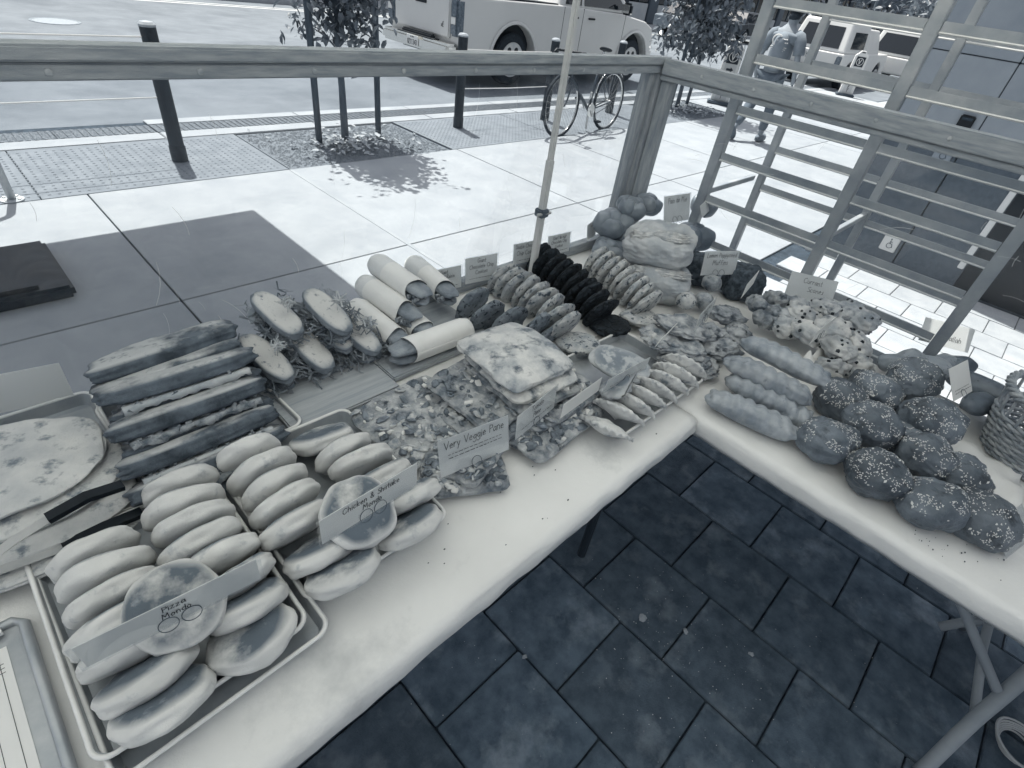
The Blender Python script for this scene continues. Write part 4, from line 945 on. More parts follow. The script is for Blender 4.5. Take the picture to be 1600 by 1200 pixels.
# ---- grilled sandwiches
tray(.217, 1.118, .335, .345, TZ+.002, 'metal tray of grilled sandwiches', R_(3))
tray(.205, 1.135, .335, .33, TZ+.016, 'second tray nested under the grilled sandwiches', R_(1)) if False else None
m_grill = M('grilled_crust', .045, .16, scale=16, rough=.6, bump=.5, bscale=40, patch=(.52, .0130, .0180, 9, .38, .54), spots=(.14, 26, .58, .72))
m_cheese = M('melted_cheese', .34, .5, scale=20, rough=.45); m_fill = M('sandwich_filling', .12, .42, scale=45, rough=.6, bump=.8, bscale=50)
def dsl(L_, W_, T_, seed, amp=.03, cut=.12, n=14, ko=2.6):
    def f(q):
        if q.y < 0: q.y *= cut
        return q
    return lump('slice', (L_/2, W_, T_/2), ko, 5, n=n, amp=amp, freq=4, seed=seed, fn=f, fine=.012, ffreq=14)
pan_top = [dsl(.315, .078, .040, 30+k, amp=.04, cut=.45, ko=3.4) for k in range(3)]; pan_bot = [dsl(.31, .078, .038, 40+k, amp=.04, cut=.45, ko=3.4) for k in range(3)]
def drape(seed, L_, W_):
    mb = MB(); rr = random.Random(seed); n = 40; vs = []; fs = []
    for i in range(n+1):
        x = (i/n-.5)*L_; e = .012+.012*noise.noise(Vector((x*30, seed, 0)))+.006*noise.noise(Vector((x*90, seed, 4)))
        for y, z in ((W_*.6, 0), (0, 0), (-.010, -.001), (-.013, -.002-e)): vs.append((x, y*(1-(2*x/L_)**4) if y > 0 else y, z))
    fs = [(i*4+j, i*4+4+j, i*4+5+j, i*4+1+j) for i in range(n) for j in range(3)]
    m_ = mb.add(vs, fs).mesh('cheese', True); return m_
def crumble(seed, L_, W_, n, s, zr=(.0, .008)):
    mb = MB(); rr = random.Random(seed)
    for k in range(n):
        c = Vector((rr.uniform(-.46, .46)*L_, rr.uniform(-.034, W_*.5), rr.uniform(*zr))); a = rr.uniform(.5, 1.3)*s
        T = Matrix.Translation(c) @ Euler((rr.uniform(0, 6), rr.uniform(0, 6), rr.uniform(0, 6))).to_matrix().to_4x4()
        mb.box((-a, -a*.6, -a*.3), (a, a*.6, a*.3), T)
    return mb
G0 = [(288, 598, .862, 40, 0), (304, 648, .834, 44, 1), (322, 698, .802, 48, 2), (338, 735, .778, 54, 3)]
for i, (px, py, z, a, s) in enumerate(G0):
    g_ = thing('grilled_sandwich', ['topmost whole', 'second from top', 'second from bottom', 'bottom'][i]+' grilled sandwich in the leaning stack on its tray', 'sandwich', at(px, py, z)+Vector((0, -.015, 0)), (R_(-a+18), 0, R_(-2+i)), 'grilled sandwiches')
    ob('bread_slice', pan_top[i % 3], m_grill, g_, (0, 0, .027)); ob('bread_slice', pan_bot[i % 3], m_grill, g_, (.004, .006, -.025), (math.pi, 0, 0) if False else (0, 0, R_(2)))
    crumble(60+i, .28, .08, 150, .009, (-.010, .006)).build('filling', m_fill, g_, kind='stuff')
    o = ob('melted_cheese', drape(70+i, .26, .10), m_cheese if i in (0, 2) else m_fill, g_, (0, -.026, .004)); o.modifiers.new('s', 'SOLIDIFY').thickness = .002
g_ = thing('grilled_bread', 'loose grilled bread slice leaning on top of the sandwich stack', 'bread', at(262, 548, .895), (R_(-14), R_(-3), R_(0)))
ob('bread_slice', pan_top[1], m_grill, g_)
g_ = thing('grilled_bread', 'grilled bread slice tucked under the loose top slice', 'bread', at(270, 577, .875), (R_(-16), R_(-3), R_(2)))
ob('bread_slice', pan_top[2], m_grill, g_)
# ---- boards
m_board2 = M('cutting_board', .32, .46, scale=6, rough=.6, bump=.15, bscale=60, stretch=(1, 14, 6), lo=.3, hi=.7)
tag(MB().bbox((.36, .945, TZ+.001), (.668, 1.255, TZ+.022), .004).build('cutting_board', m_board2), 'wooden board under the cold sandwiches', 'board')
tag(MB().bbox((.672, .985, TZ+.001), (1.06, 1.262, TZ+.020), .004).build('cutting_board', m_board2), 'wooden board under the paper wrapped rolls', 'board')
# ---- cold sandwiches with picks
m_slice = M('rye_slice', .2, .3, scale=20, rough=.8, bump=.5, bscale=90, patch=(.62, .0105, .0142, 30, .1, .3), spots=(.22, 45, .58, .70)); m_tom = M('tomato', .22, .34, scale=25, rough=.3, spec=.6); m_green = M('shredded_greens', .10, .34, scale=14, rough=.5, trans=.15); m_meat = M('sliced_meat', .14, .25, scale=20, rough=.5)
sl_me = [dsl(.185, .038, .030, 80+k, amp=.03, cut=.85) for k in range(3)]
def shreds(seed, L_, W_, n, spread=.012):
    mb = MB(); rr = random.Random(seed)
    for k in range(n):
        a = rr.uniform(0, 6.3); c = Vector((rr.uniform(-.5, .5)*L_, rr.uniform(-.5, .5)*W_+.015, rr.gauss(0, spread*.5))); l = rr.uniform(.02, .05)
        d = Vector((math.cos(a), math.sin(a), rr.uniform(-.5, .4))); cv = Vector((rr.uniform(-1, 1), rr.uniform(-1, 1), rr.uniform(-1, .6)))*.012
        strip(mb, [c-d*l/2, c+cv, c+d*l/2+cv*.3], rr.uniform(.002, .005), .0008, Vector((rr.uniform(-1, 1), rr.uniform(-1, 1), 1)))
    return mb
tom_me = MB().lathe([(.030, -.004), (.034, -.002), (.034, .002), (.030, .004)], 20).mesh('tomato', True)
def cold(px, py, z, rz, tilt, lab, i, pick=True):
    s = thing('cold_sandwich', lab, 'sandwich', at(px, py, z), (R_(tilt-6), R_(14), R_(rz-12)), 'cold sandwiches with picks')
    ob('bread_slice', sl_me[i % 3], m_slice, s, (0, 0, .0)); ob('bread_slice', sl_me[(i+1) % 3], m_slice, s, (.004, .004, -.070))
    shreds(90+i, .18, .13, 190, .02).build('greens', m_green, s, loc=(0, 0, -.022), kind='stuff')
    shreds(190+i, .17, .11, 90, .024).build('greens', m_green, s, loc=(0, 0, -.05), kind='stuff')
    for k in range(3): ob('tomato_slice', tom_me, m_tom, s, (-.055+k*.05, -.012+.01*k, -.034-.003*k), (R_(8), R_(6*k-5), 0))
    ob('meat_slice', lump('meat', (.078, .05, .006), 2.4, n=10, amp=.12, freq=5, seed=i), m_meat, s, (0, .01, -.048))
    if pick:
        p = MB().tube([(0.02, .02, .0), (0.022, .021, .055)], .0011, 5).build('pick', M('pick_wood', .5, rough=.6), s)
        shreds(290+i, .006, .006, 14, .006).build('frill', m_cheese, p, loc=(.022, .006, .054))
cold(432, 492, .905, 290, 10, 'left upper cold sandwich with a frilled pick', 0)
cold(510, 487, .905, 287, 10, 'right upper cold sandwich with a frilled pick', 1)
cold(415, 560, .835, 292, 8, 'lower cold sandwich beside the grilled sandwiches with a pick', 2)
cold(482, 545, .828, 288, 4, 'cold sandwich under the two upper ones', 3, False)
cold(556, 520, .835, 288, 6, 'rightmost cold sandwich next to the paper rolls', 4)
# ---- paper wrapped rolls
m_wrap = M('wrap_paper', .74, .8, scale=8, rough=.6, bump=.2, bscale=14); m_crust = M('baguette_crust', .17, .34, scale=16, rough=.55, bump=.6, bscale=30)
core_t = lump('baguette', (.122, .034, .017), 4, 2.3, n=14, amp=.03, seed=5); core_b = lump('baguette', (.122, .034, .013), 4, 2.4, n=12, amp=.04, seed=6)
def wrapped(p0, p1, z, lab, i, roll=0):
    a, b = at(*p0, z), at(*p1, z); d = b-a; c = (a+b)/2
    s = thing('wrapped_roll', lab, 'sandwich', c, (R_(roll), 0, math.atan2(d.y, d.x)), 'paper wrapped rolls')
    ob('bread', core_t, m_crust, s, (.028, 0, .013)); ob('bread', core_b, m_crust, s, (.024, 0, -.016))
    crumble(300+i, .03, .05, 40, .007, (-.008, .006)).build('filling', m_fill, s, loc=(.118, -.012, 0), kind='stuff')
    vs = []; fs = []; n = 26; rings = [(-.135, .55), (-.13, .85), (-.11, 1), (-.05, 1.01), (.02, 1.0), (.088, 1.02), (.0905, 1.03)]
    for k, (x, r) in enumerate(rings):
        for j in range(n+2):
            t = 2*math.pi*j/n; e = 1+.03*noise.noise(Vector((x*20, math.cos(t)*2, math.sin(t)*2+i)))+(.03 if j > n else 0)
            vs.append((x+(.006*math.sin(t*2+i) if k > 4 else 0), .0405*r*e*math.cos(t), .0395*r*e*math.sin(t)))
    m2 = n+2; fs = [(k*m2+j, k*m2+j+1, (k+1)*m2+j+1, (k+1)*m2+j) for k in range(len(rings)-1) for j in range(m2-1)]+[tuple(range(n))]
    o = MB().add(vs, fs).build('paper', m_wrap, s, smooth=True); o.modifiers.new('s', 'SOLIDIFY').thickness = .0012
wrapped((583, 408), (668, 468), .875, 'topmost paper wrapped roll of the pile', 0)
wrapped((640, 408), (710, 470), .828, 'paper wrapped roll at the right side of the pile behind the top one', 1)
wrapped((567, 443), (648, 500), .832, 'paper wrapped roll directly under the top one on the left', 2)
wrapped((552, 478), (635, 545), .795, 'paper wrapped roll at the lower left of the pile', 3)
wrapped((602, 470), (672, 528), .794, 'paper wrapped roll mostly hidden in the middle of the pile bottom', 5)
wrapped((735, 512), (614, 556), .800, 'paper wrapped roll lying crosswise in front of the pile', 4)
# ---- cookies
def cookie_mat(n, v, v2, cv): return M(n, v*.8, v2*1.1, scale=30, rough=.8, bump=.9, bscale=45, crack=1 if v < .1 else 0, cscale=cv*.9, crackdepth=.7, rand=.08, spots=(v*.25, 40, .55, .61))
m_oat = cookie_mat('oatmeal_cookie', .19, .28, 46); m_chip = cookie_mat('chip_cookie', .42, .52, 42); m_dbl = cookie_mat('double_choc_cookie', .022, .036, 36); m_nut = cookie_mat('nut_free_cookie', .48, .60, 40)
ck_me = [lump('cookie', (.071, .071, .0165), 2.05, 2.4, n=15, amp=.055, freq=4, seed=400+s, fine=.03, ffreq=16) for s in range(5)]
def cookies(pts, mat, lab, group, tilts, z=.805, yaw=0):
    want = {5: 5, 7: 10, 8: 11}[len(pts)]; m_ = len(pts)-2; q_ = []
    for i in range(want-1):                     # the same row, more closely packed
        u = i*m_/(want-2); j = min(int(u), m_-1); f = u-j
        q_.append((pts[j][0]*(1-f)+pts[j+1][0]*f, pts[j][1]*(1-f)+pts[j+1][1]*f))
    pts = q_+[pts[-1]]; n = len(pts)
    for i, p in enumerate(pts):
        a = tilts[0]-12*i/n+rnd.uniform(-4, 4) if i < n-1 else tilts[1]; zz = p[2] if len(p) > 2 else z-(.032 if i == n-1 else 0)
        o = ob('cookie', ck_me[(i*2+n) % 5], mat, None, at(p[0], p[1], zz), (R_(-a), R_(rnd.uniform(-4, 4)), R_(yaw+rnd.uniform(-6, 6))))
        tag(o, ORD[i]+' '+lab+' cookie counted from the back of its row', 'cookie', group)
tray(1.30, 1.05, .50, .43, TZ+.002, 'large tray under the rows of cookies') if False else None
ctray = tag(MB().bbox((.985, .80, TZ+.001), (1.70, 1.26, TZ+.006), .002).build('tray_liner', m_cloth), 'white paper sheet under the rows of cookies', 'paper')
cookies([(738, 476), (760, 496), (795, 506), (835, 516), (856, 528)], m_oat, 'brown oatmeal', 'oatmeal cookies', (76, 66), .797)
cookies([(787, 437), (803, 447), (824, 458), (843, 472), (862, 490), (880, 511), (903, 536)], m_chip, 'light chocolate chip', 'chocolate chip cookies', (77, 6), .803)
cookies([(842, 406), (858, 416), (874, 429), (892, 439), (907, 456), (921, 470), (938, 489), (953, 508)], m_dbl, 'near black chocolate', 'double chocolate cookies', (77, 6), .803)
cookies([(930, 410), (947, 421), (964, 432), (980, 445), (995, 459), (1010, 476), (1000, 496)], m_nut, 'pale nut free', 'nut free chocolate chip cookies', (77, 6), .803)
for (bl, br, z, h, ls, lab, w_) in (
    ((668, 462), (720, 450), TZ+.03, .085, ['Giant', 'Oatmeal Raisin', 'Cookies'], 'card reading Giant Oatmeal Raisin Cookies behind the wrapped rolls', .14),
    ((727, 446), (776, 436), TZ+.045, .098, ['Giant', 'Chocolate Chip', 'Cookies'], 'card reading Giant Chocolate Chip Cookies at the back of the table', .135),
    ((799, 416), (845, 406), TZ+.045, .085, ['Double Chocolate', 'Chip Cookies'], 'card reading Double Chocolate Chip Cookies left of the pole', .135),
    ((853, 402), (890, 393), TZ+.045, .085, ['Giant No-nut', 'Chocolate Chip', 'Cookies'], 'card reading Giant No-nut Chocolate Chip Cookies right of the pole', .125)):
    card(bl, br, z, h, R_(8), ls, lab, rings=0, small=1, width=w_, small_at=.2)
# ---- focaccia
m_foc = M('focaccia', .14, .52, scale=26, detail=8, rough=.55, bump=.8, bscale=40, spots=(.05, 22, .58, .68)); m_foctop = M('focaccia_cheese', .30, .66, scale=15, detail=7, rough=.4, bump=.5, bscale=24, spots=(.13, 15, .52, .66), lo=.3, hi=.6)
m_top = [M('cheese_chunk', .68, .74, scale=30, rough=.5), M('onion_slice', .4, .55, scale=30, rough=.4), M('roast_pepper', .07, .26, scale=40, rough=.35), M('dark_olive', .10, .2, scale=30, rough=.3), M('artichoke', .22, .55, scale=50, rough=.5)]
lump('seed_shape', (1, 1, 1), 2, n=4)
BL4 = [[p.normalized()*(1+.5*noise.noise(p*1.3+Vector((k*5, 0, 0)))) for p in CG[4][0]] for k in range(4)]
def focaccia(px, py, z, lx, ly, rz, lab, seed, kind, bend=.0, tilt=0, t=.014):
    def f(q):
        q.z += bend*((q.x/lx*2)**2*-.5+(q.y/ly*2)**2*-1)*.5+.004*noise.noise(Vector((q.x*22, q.y*22, seed))); return q
    o = thing('focaccia_piece', lab, 'focaccia', at(px, py, z), (R_(tilt), 0, R_(rz)), 'focaccia pieces')
    ob('bread', lump('focaccia', (lx/2, ly/2, t), 7, 3, n=18, amp=.025, freq=6, seed=seed, fn=f, fine=.008), m_foctop if kind == 2 else m_foc, o)
    if kind == 2: return o
    rr = random.Random(seed); names = ['cheese', 'onion', 'pepper', 'olive', 'artichoke']; cnt = [(30, 24, 34, 9, 44), (12, 14, 36, 8, 28)][kind]
    for c in range(5):
        mb = MB()
        for k in range(cnt[c]):
            x, y = rr.uniform(-.44, .44)*lx, rr.uniform(-.44, .44)*ly; q = f(Vector((x, y, 0))); zz = q.z+t*.90
            T = Matrix.Translation((x, y, zz)) @ Euler((rr.uniform(-.5, .5), rr.uniform(-.5, .5), rr.uniform(0, 6.3))).to_matrix().to_4x4()
            if c == 0:
                s = rr.uniform(.003, .010) if kind == 0 else rr.uniform(.006, .017); mb.bbox((-s, -s*.6, -.003), (s, s*.6, .004), .0015, T)
            elif c == 3:
                r = rr.uniform(.005, .008); mb.tube([T @ Vector((r*math.cos(a), r*math.sin(a), .002)) for a in [j*math.pi/5 for j in range(10)]], .0026, 6, closed=True)
            elif c == 1:
                L_ = rr.uniform(.012, .03); strip(mb, [T @ Vector((-L_/2, 0, 0)), T @ Vector((0, L_*.25, .003)), T @ Vector((L_/2, 0, 0))], .004, .0015)
            else:
                L_ = rr.uniform(.007, .019); bl = BL4[rr.randrange(4)]; T2 = T @ Matrix.Diagonal((L_, L_*rr.uniform(.4, .9), L_*.22, 1))
                mb.add([T2 @ p for p in bl], CG[4][1])
        mb.build(names[c]+'_topping', m_top[c], o, kind='stuff', smooth=c > 1)
    return o
focaccia(655, 655, .772, .27, .25, 4, 'flat vegetable focaccia nearest the middle bun tray', 501, 0, tilt=3)
focaccia(725, 742, .765, .20, .11, -30, 'plain focaccia corner jutting over the table edge under the Very Veggie card', 502, 1, tilt=2)
focaccia(742, 716, .785, .17, .10, 18, 'folded focaccia piece right behind the Very Veggie card', 503, 1, tilt=-8)
focaccia(872, 664, .768, .30, .12, 4, 'lowest tomato focaccia beside the empanada tray', 504, 1)
focaccia(865, 622, .792, .28, .15, 0, 'upper tomato focaccia beside the empanada tray', 505, 1, tilt=3)
focaccia(757, 610, .812, .22, .25, 6, 'vegetable focaccia with white cheese slabs on the middle stack', 506, 1, tilt=4)
focaccia(765, 640, .782, .25, .22, 3, 'focaccia at the bottom of the middle stack', 509, 1)
focaccia(822, 588, .835, .23, .24, -4, 'focaccia beneath the cheese topped pieces', 507, 1, .01)
focaccia(815, 570, .862, .23, .25, -6, 'second cheese topped focaccia just under the topmost', 508, 2, .014)
focaccia(805, 548, .893, .235, .26, -4, 'topmost curved focaccia covered in melted cheese', 510, 2, .022)
card((683, 752), (800, 702), .800, .098, R_(14), ['Very Veggie Pane'], 'card reading Very Veggie Pane stuck in the focaccia', rings=1, small=2, width=.185, small_at=.56)
card((792, 700), (875, 630), .825, .075, R_(4), ['Tomato', 'Pane'], 'card on the tomato focaccia next to the Very Veggie card', rings=1, small=1, width=.165)
card((858, 668), (948, 602), .835, .05, R_(0), [], 'clear sleeve standing between focaccia and empanadas', rings=0, width=.17)
# ---- empanadas
tray(1.222, .592, .445, .33, TZ+.003, 'metal tray of empanadas at the table corner', R_(-1))
tray(1.222, .585, .445, .33, TZ-.0, 'x', 0) if False else None
m_emp = M('empanada', .54, .70, scale=18, rough=.6, bump=.35, bscale=30, spots=(.24, 24, .56, .70)); m_empt = M('empanada_browned', .40, .5, scale=14, rough=.65, patch=(.22, .005, .011, 30, .42, .52), spots=(.30, 26, .62, .75))
def emp(seed, R=.068, T=.018):
    n, mm = 36, 10; vs = []; fs = []
    for side in (1, -1):
        for i in range(mm+1):
            r = i/mm
            for j in range(n+1):
                a = math.pi*j/n; cr_ = (1+.03*math.sin(a*20+seed))*(1 if r > .85 else 1)
                dome = T*max(0, 1-(r*1.08)**2.5)**.6*math.sin(a)**.5 if r < .92 else .002*(1+math.sin(a*20))
                x, y = R*r*math.cos(a)*(cr_ if r > .9 else 1), R*r*math.sin(a)*(cr_ if r > .9 else 1)
                zz = side*(dome+.0012)+.003*noise.noise(Vector((x*40, y*40, seed)))+(.0025*math.sin(a*20+seed) if r > .88 else 0)
                vs.append((x, y, zz))
    st = (mm+1)*(n+1)
    for s in (0, 1):
        for i in range(mm):
            for j in range(n): fs.append((s*st+i*(n+1)+j, s*st+i*(n+1)+j+1, s*st+(i+1)*(n+1)+j+1, s*st+(i+1)*(n+1)+j))
    for j in range(n): fs.append((mm*(n+1)+j, mm*(n+1)+j+1, st+mm*(n+1)+j+1, st+mm*(n+1)+j))
    return MB().add(vs, fs).mesh('empanada', True)
em = [emp(s) for s in range(4)]
for i, (px, py, z, a, rz) in enumerate([(948, 668, .775, 140, -74), (966, 646, .778, 126, -76), (984, 634, .778, 122, -78), (1002, 622, .778, 122, -76), (1020, 611, .778, 122, -78), (1037, 600, .778, 120, -76), (1054, 590, .776, 118, -78), (1066, 578, .772, 112, -76)]):
    o = ob('empanada', em[i % 4], m_emp, None, at(px, py, z), (R_(a), R_(0), R_(rz))); o.scale = (1.12, 1.0, 1.1)
    tag(o, ORD[i]+' crimped empanada in the leaning row, counted from the table edge', 'empanada', 'empanadas in the corner tray')
tag(ob('empanada', lump('empanada', (.070, .090, .011), 2.2, 3.2, n=16, amp=.06, seed=3, fine=.02), m_empt, None, at(968, 568, .82), (R_(4), R_(-6), R_(20))), 'flat browned round pie on top of the empanada row', 'pie')
o = ob('empanada', em[1], m_empt, None, at(985, 600, .845), (R_(-30), R_(8), R_(20))); o.scale = (1.35, 1.25, 1.3); tag(o, 'large empanada tilted up against the flat browned pie', 'empanada')
card((905, 635), (1035, 562), .845, .05, R_(-6), [''], 'narrow clear sleeved card lying along the empanadas', rings=1, small=1, width=.19)
# ---- savoury pastries
m_sav = M('savoury_pastry', .14, .52, scale=26, rough=.5, bump=.9, bscale=35, spots=(.6, 20, .60, .70)); m_past = M('flaky_pastry', .14, .48, scale=22, rough=.5, bump=.8, bscale=34, spots=(.06, 17, .55, .66), rand=.1)
for i, (px, py, z, rz, rx) in enumerate([(1085, 573, .765, -40, .075), (1068, 560, .788, -34, .082), (1062, 541, .812, -46, .085), (1030, 528, .822, -20, .06), (1068, 510, .842, -38, .098)]):
    o = ob('savoury_pastry', lump('savoury_pastry', (rx, .06, .014), 2.3, 2.3, n=20, amp=.12, freq=6, seed=520+i, fine=.07, ffreq=20, fn=wavy(i)), m_sav, None, at(px, py, z), (R_(4), R_(3*i-5), R_(rz)))
    tag(o, ['bottom', 'second from bottom', 'third from bottom', 'small left', 'wide topmost'][i]+' browned savoury pastry in the stack behind the empanadas', 'pastry', 'savoury pastry stack')
card((1062, 545), (1128, 468), .862, .062, R_(2), ['Ham & Cheese', 'Pastry'], 'card on the savoury pastry stack with two rings', width=.17)
card((1140, 488), (1190, 428), .865, .06, R_(0), [], 'card seen nearly edge on behind the pastry card', rings=0, width=.17)
card((1005, 562), (1068, 497), .845, .02, R_(-10), [], 'clear plastic strip from the empanada tray to the pastry stack', rings=0, width=.17)
for i, (px, py, z, rz) in enumerate([(1135, 492, .815, -30), (1108, 522, .80, -20), (1150, 520, .79, 10), (1125, 545, .785, -35)]):
    o = ob('turnover', lump('turnover', (.068, .045, .024), 2.6, 2.2, n=18, amp=.14, freq=5, seed=540+i, fine=.06, ffreq=16), m_past, None, at(px, py, z), (R_(5), R_(6-4*i), R_(rz)))
    tag(o, ['upper', 'left', 'right', 'lowest'][i]+' flaky glazed turnover between pastry stack and long rolls', 'pastry', 'flaky turnovers')
for i, (px, py, z, rz, v) in enumerate([(1182, 474, .83, 40, 0), (1212, 466, .83, 60, 0), (1196, 500, .80, -40, 0), (1222, 494, .82, -60, 0), (1242, 475, .83, 70, 0)]):
    o = ob('filled_croissant', lump('filled_croissant', (.058, .030, .028), 2.3, 2.2, n=13, amp=.08, freq=5, seed=560+i, fine=.02, fn=lambda q: Vector((q.x, q.y*(1+.12*math.cos(q.x*170)), q.z*(1+.12*math.cos(q.x*170))))), m_past, None, at(px, py, z), (R_(10), R_(18), R_(rz)))
    tag(o, ORD[i]+' filled croissant from the left, propped up behind the scones', 'croissant', 'filled croissants')
# ---- breads at the corner
m_bri = M('brioche_crust', .17, .30, scale=8, rough=.35, spec=.5, bump=.1, bscale=30, rand=.08); m_mie = M('pain_de_mie', .36, .52, scale=11, rough=.65, bump=.5, bscale=20, spots=(.5, 9, .56, .70)); m_rye = M('seeded_rye', .035, .13, scale=50, rough=.85, bump=1, bscale=70)
def braid(q):
    a = math.atan2(q.y, q.x); u = q.z*22; g_ = abs(math.sin(1.5*a+u)); s = .76+.27*g_
    return Vector((q.x*s, q.y*s, q.z*(.95+.05*g_)))
for i, (px, py, z, r, lab) in enumerate([(957, 352, .875, .078, 'round knotted brioche loaf left of the white loaves'), (950, 395, .79, .072, 'lower round brioche partly hidden behind cookies'), (985, 326, .94, .062, 'small round brioche behind the knotted loaf'), (1012, 320, .95, .058, 'small brioche top just behind the Pain de Mie loaf'), (1100, 322, .95, .062, 'dark brioche behind the Pain de Mie card'), (985, 372, .83, .07, 'brioche hidden beneath the small round one behind the knotted loaf'), (1085, 372, .83, .08, 'brioche hidden behind the topmost white loaf')]):
    t = thing('brioche', lab, 'bread', at(px, py, z), (R_(8), R_(-8), R_(25*i)), 'brioche loaves')
    for k in range(4):
        a_ = k*math.pi/2+.4
        ob('strand', lump('brioche', (r*.86, r*.58, r*.66), 2.2, n=12, amp=.05, seed=580+i*7+k), m_bri, t, (math.cos(a_)*r*.40, math.sin(a_)*r*.40, r*.06*(k % 2)), (R_(14), R_(-16), a_+1.05))
    ob('strand', lump('brioche', (r*.52, r*.42, r*.40), 2.2, n=12, amp=.05, seed=600+i), m_bri, t, (0, 0, r*.45), (0, 0, .8))
def tin(q):
    q.z += .010*noise.noise(Vector((q.x*12, q.y*12, 2)))-.010*max(0, .5-abs(noise.noise(Vector((q.x*11+4, q.y*11, q.z*9))))*5); q.y *= 1+.10*max(0, q.z/.05); q.x *= 1+.05*max(0, q.z/.05)
    cr_ = math.exp(-((q.y-.01+.02*noise.noise(Vector((q.x*20, 0, 5))))/.012)**2); 
    if q.z > .02: q.z -= .014*cr_
    return q
tag(ob('white_loaf', lump('white_loaf', (.125, .090, .066), 3.0, 2.6, n=30, amp=.05, freq=4, seed=601, fn=tin, fine=.02), m_mie, None, at(1027, 440, .805), (R_(8), R_(-4), R_(-62))), 'lower pale white tin loaf under the topmost loaf', 'bread', 'white tin loaves')
tag(ob('white_loaf', lump('white_loaf', (.135, .098, .070), 3.0, 2.6, n=30, amp=.05, freq=4, seed=602, fn=tin, fine=.02), m_mie, None, at(1029, 384, .925), (R_(14), R_(-6), R_(-64))), 'topmost pale white tin loaf with a split crust', 'bread', 'white tin loaves')
for px, py, z, k, lab in ((1029, 384, .925, 1.08, ''), (1027, 440, .805, 1, '')): pass
tag(ob('rye_loaf', lump('rye_loaf', (.075, .06, .062), 5, 4, n=16, amp=.05, freq=6, seed=611, fine=.03, ffreq=20), m_rye, None, at(1092, 420, .81), (0, 0, R_(-50))), 'dark seeded rye loaf left behind the muffin card', 'bread', 'rye loaves')
tag(ob('rye_loaf', lump('rye_loaf', (.075, .065, .066), 5, 4, n=16, amp=.05, freq=6, seed=612, fine=.03, ffreq=20), m_rye, None, at(1160, 440, .81), (0, 0, R_(-48))), 'dark seeded rye loaf right behind the muffin card', 'bread', 'rye loaves')
for i, (px, py, z, lab) in enumerate([(1112, 442, .825, 'pale muffin top under the muffin card'), (1072, 470, .80, 'seeded bun between white loaves and pastry stack'), (1100, 470, .79, 'muffin behind the savoury pastry card')]):
    tag(ob('muffin', lump('muffin', (.038, .038, .032), 2.1, n=12, amp=.06, seed=620+i, fine=.02), m_past if i != 1 else m_chip, None, at(px, py, z)), lab, 'muffin')
m_split = M('split_crumb', .42, .72, scale=40, rough=.8, bump=1, bscale=60)
lo_ = [o for o in bpy.data.objects if o.name.startswith('white_loaf')]
for o in lo_:
    def sp(q): q.z += -.30*q.x*q.x*8*.1; return q
    ob('split', lump('split', (.100, .024, .012), 3, 2, n=22, amp=.14, freq=7, seed=630, fine=.16, ffreq=22, fn=sp), m_split, o, (0, -.030, .060), (R_(14), 0, R_(4)))
card((1022, 354), (1090, 342), .985, .105, R_(20), ['Pain de Mie'], 'card reading Pain de Mie on the topmost white loaf', width=.155)
card((1086, 352), (1118, 322), .95, .055, R_(30), [], 'blank card lying askew right of the Pain de Mie card', rings=0, width=.12)
card((1088, 432), (1152, 430), .845, .098, R_(12), ['Lemon Poppyseed', 'Muffins'], 'card reading Lemon Poppyseed Muffins in front of the dark loaves', width=.162)
card((912, 382), (934, 365), .80, .075, R_(10), ['Brioche'], 'card half hidden left of the knotted brioche', rings=0, width=.10)
# ---- scones
m_scone = M('scone', .38, .68, scale=16, rough=.7, bump=.6, bscale=26, spots=(.13, 13, .56, .68), rand=.08); m_cur = M('currant', .02, .04, scale=40, rough=.4)
def studs(me, n, s, seed, zmin=-9, parent=None, mat=None, name='currants', el=1.0, fl=.7):
    rr = random.Random(seed); mb = MB(); ps = [p for p in me.polygons if p.center.z > zmin and (name == 'currants' or noise.noise(p.center*32+Vector((seed, 0, 0))) > -.02)]
    for k in range(n):
        p = rr.choice(ps); c = p.center+Vector((rr.uniform(-.5, .5), rr.uniform(-.5, .5), rr.uniform(-.5, .5)))*.006; nn = p.normal
        q = nn.to_track_quat('Z', 'X').to_matrix().to_4x4(); T = Matrix.Translation(p.center+(c-p.center)-nn*((c-p.center).dot(nn))) @ q @ Matrix.Rotation(rr.uniform(0, 6.3), 4, 'Z')
        a = s*rr.uniform(.7, 1.25); b = a/el
        mb.add([T @ Vector(v) for v in ((a, 0, 0), (0, b, 0), (-a, 0, 0), (0, -b, 0), (a*.45, b*.45, b*fl), (-a*.45, b*.45, b*fl), (-a*.45, -b*.45, b*fl), (a*.45, -b*.45, b*fl))],
               [(0, 1, 5, 4), (1, 2, 6, 5), (2, 3, 7, 6), (3, 0, 4, 7), (4, 5, 6, 7)])
    return mb.build(name, mat, parent, kind='stuff', smooth=False)
SC = [(1252, 492, .83), (1288, 482, .835), (1322, 488, .84), (1345, 500, .835), (1300, 515, .845), (1340, 540, .82), (1310, 545, .83), (1265, 520, .82), (1335, 572, .79), (1300, 575, .79), (1275, 500, .80), (1232, 512, .80)]
for i, (px, py, z) in enumerate(SC):
    s = thing('currant_scone', (ORD[i]+' currant studded scone of the heap, counted from back to front'), 'scone', at(px, py, z), (R_(rnd.uniform(-40, 40)), R_(rnd.uniform(-30, 30)), rnd.uniform(0, 6)), 'currant scones')
    me = lump('scone', (.060, .046, .031), 2.6, 2.4, n=14, amp=.12, freq=5, seed=640+i, fine=.04, ffreq=12)
    ob('dough', me, m_scone, s); studs(me, 11, .0072, i, -.02, s, m_cur)
card((1238, 560), (1312, 500), .862, .06, R_(-4), [], 'two ringed card standing on the long rolls, seen almost edge on', width=.16)
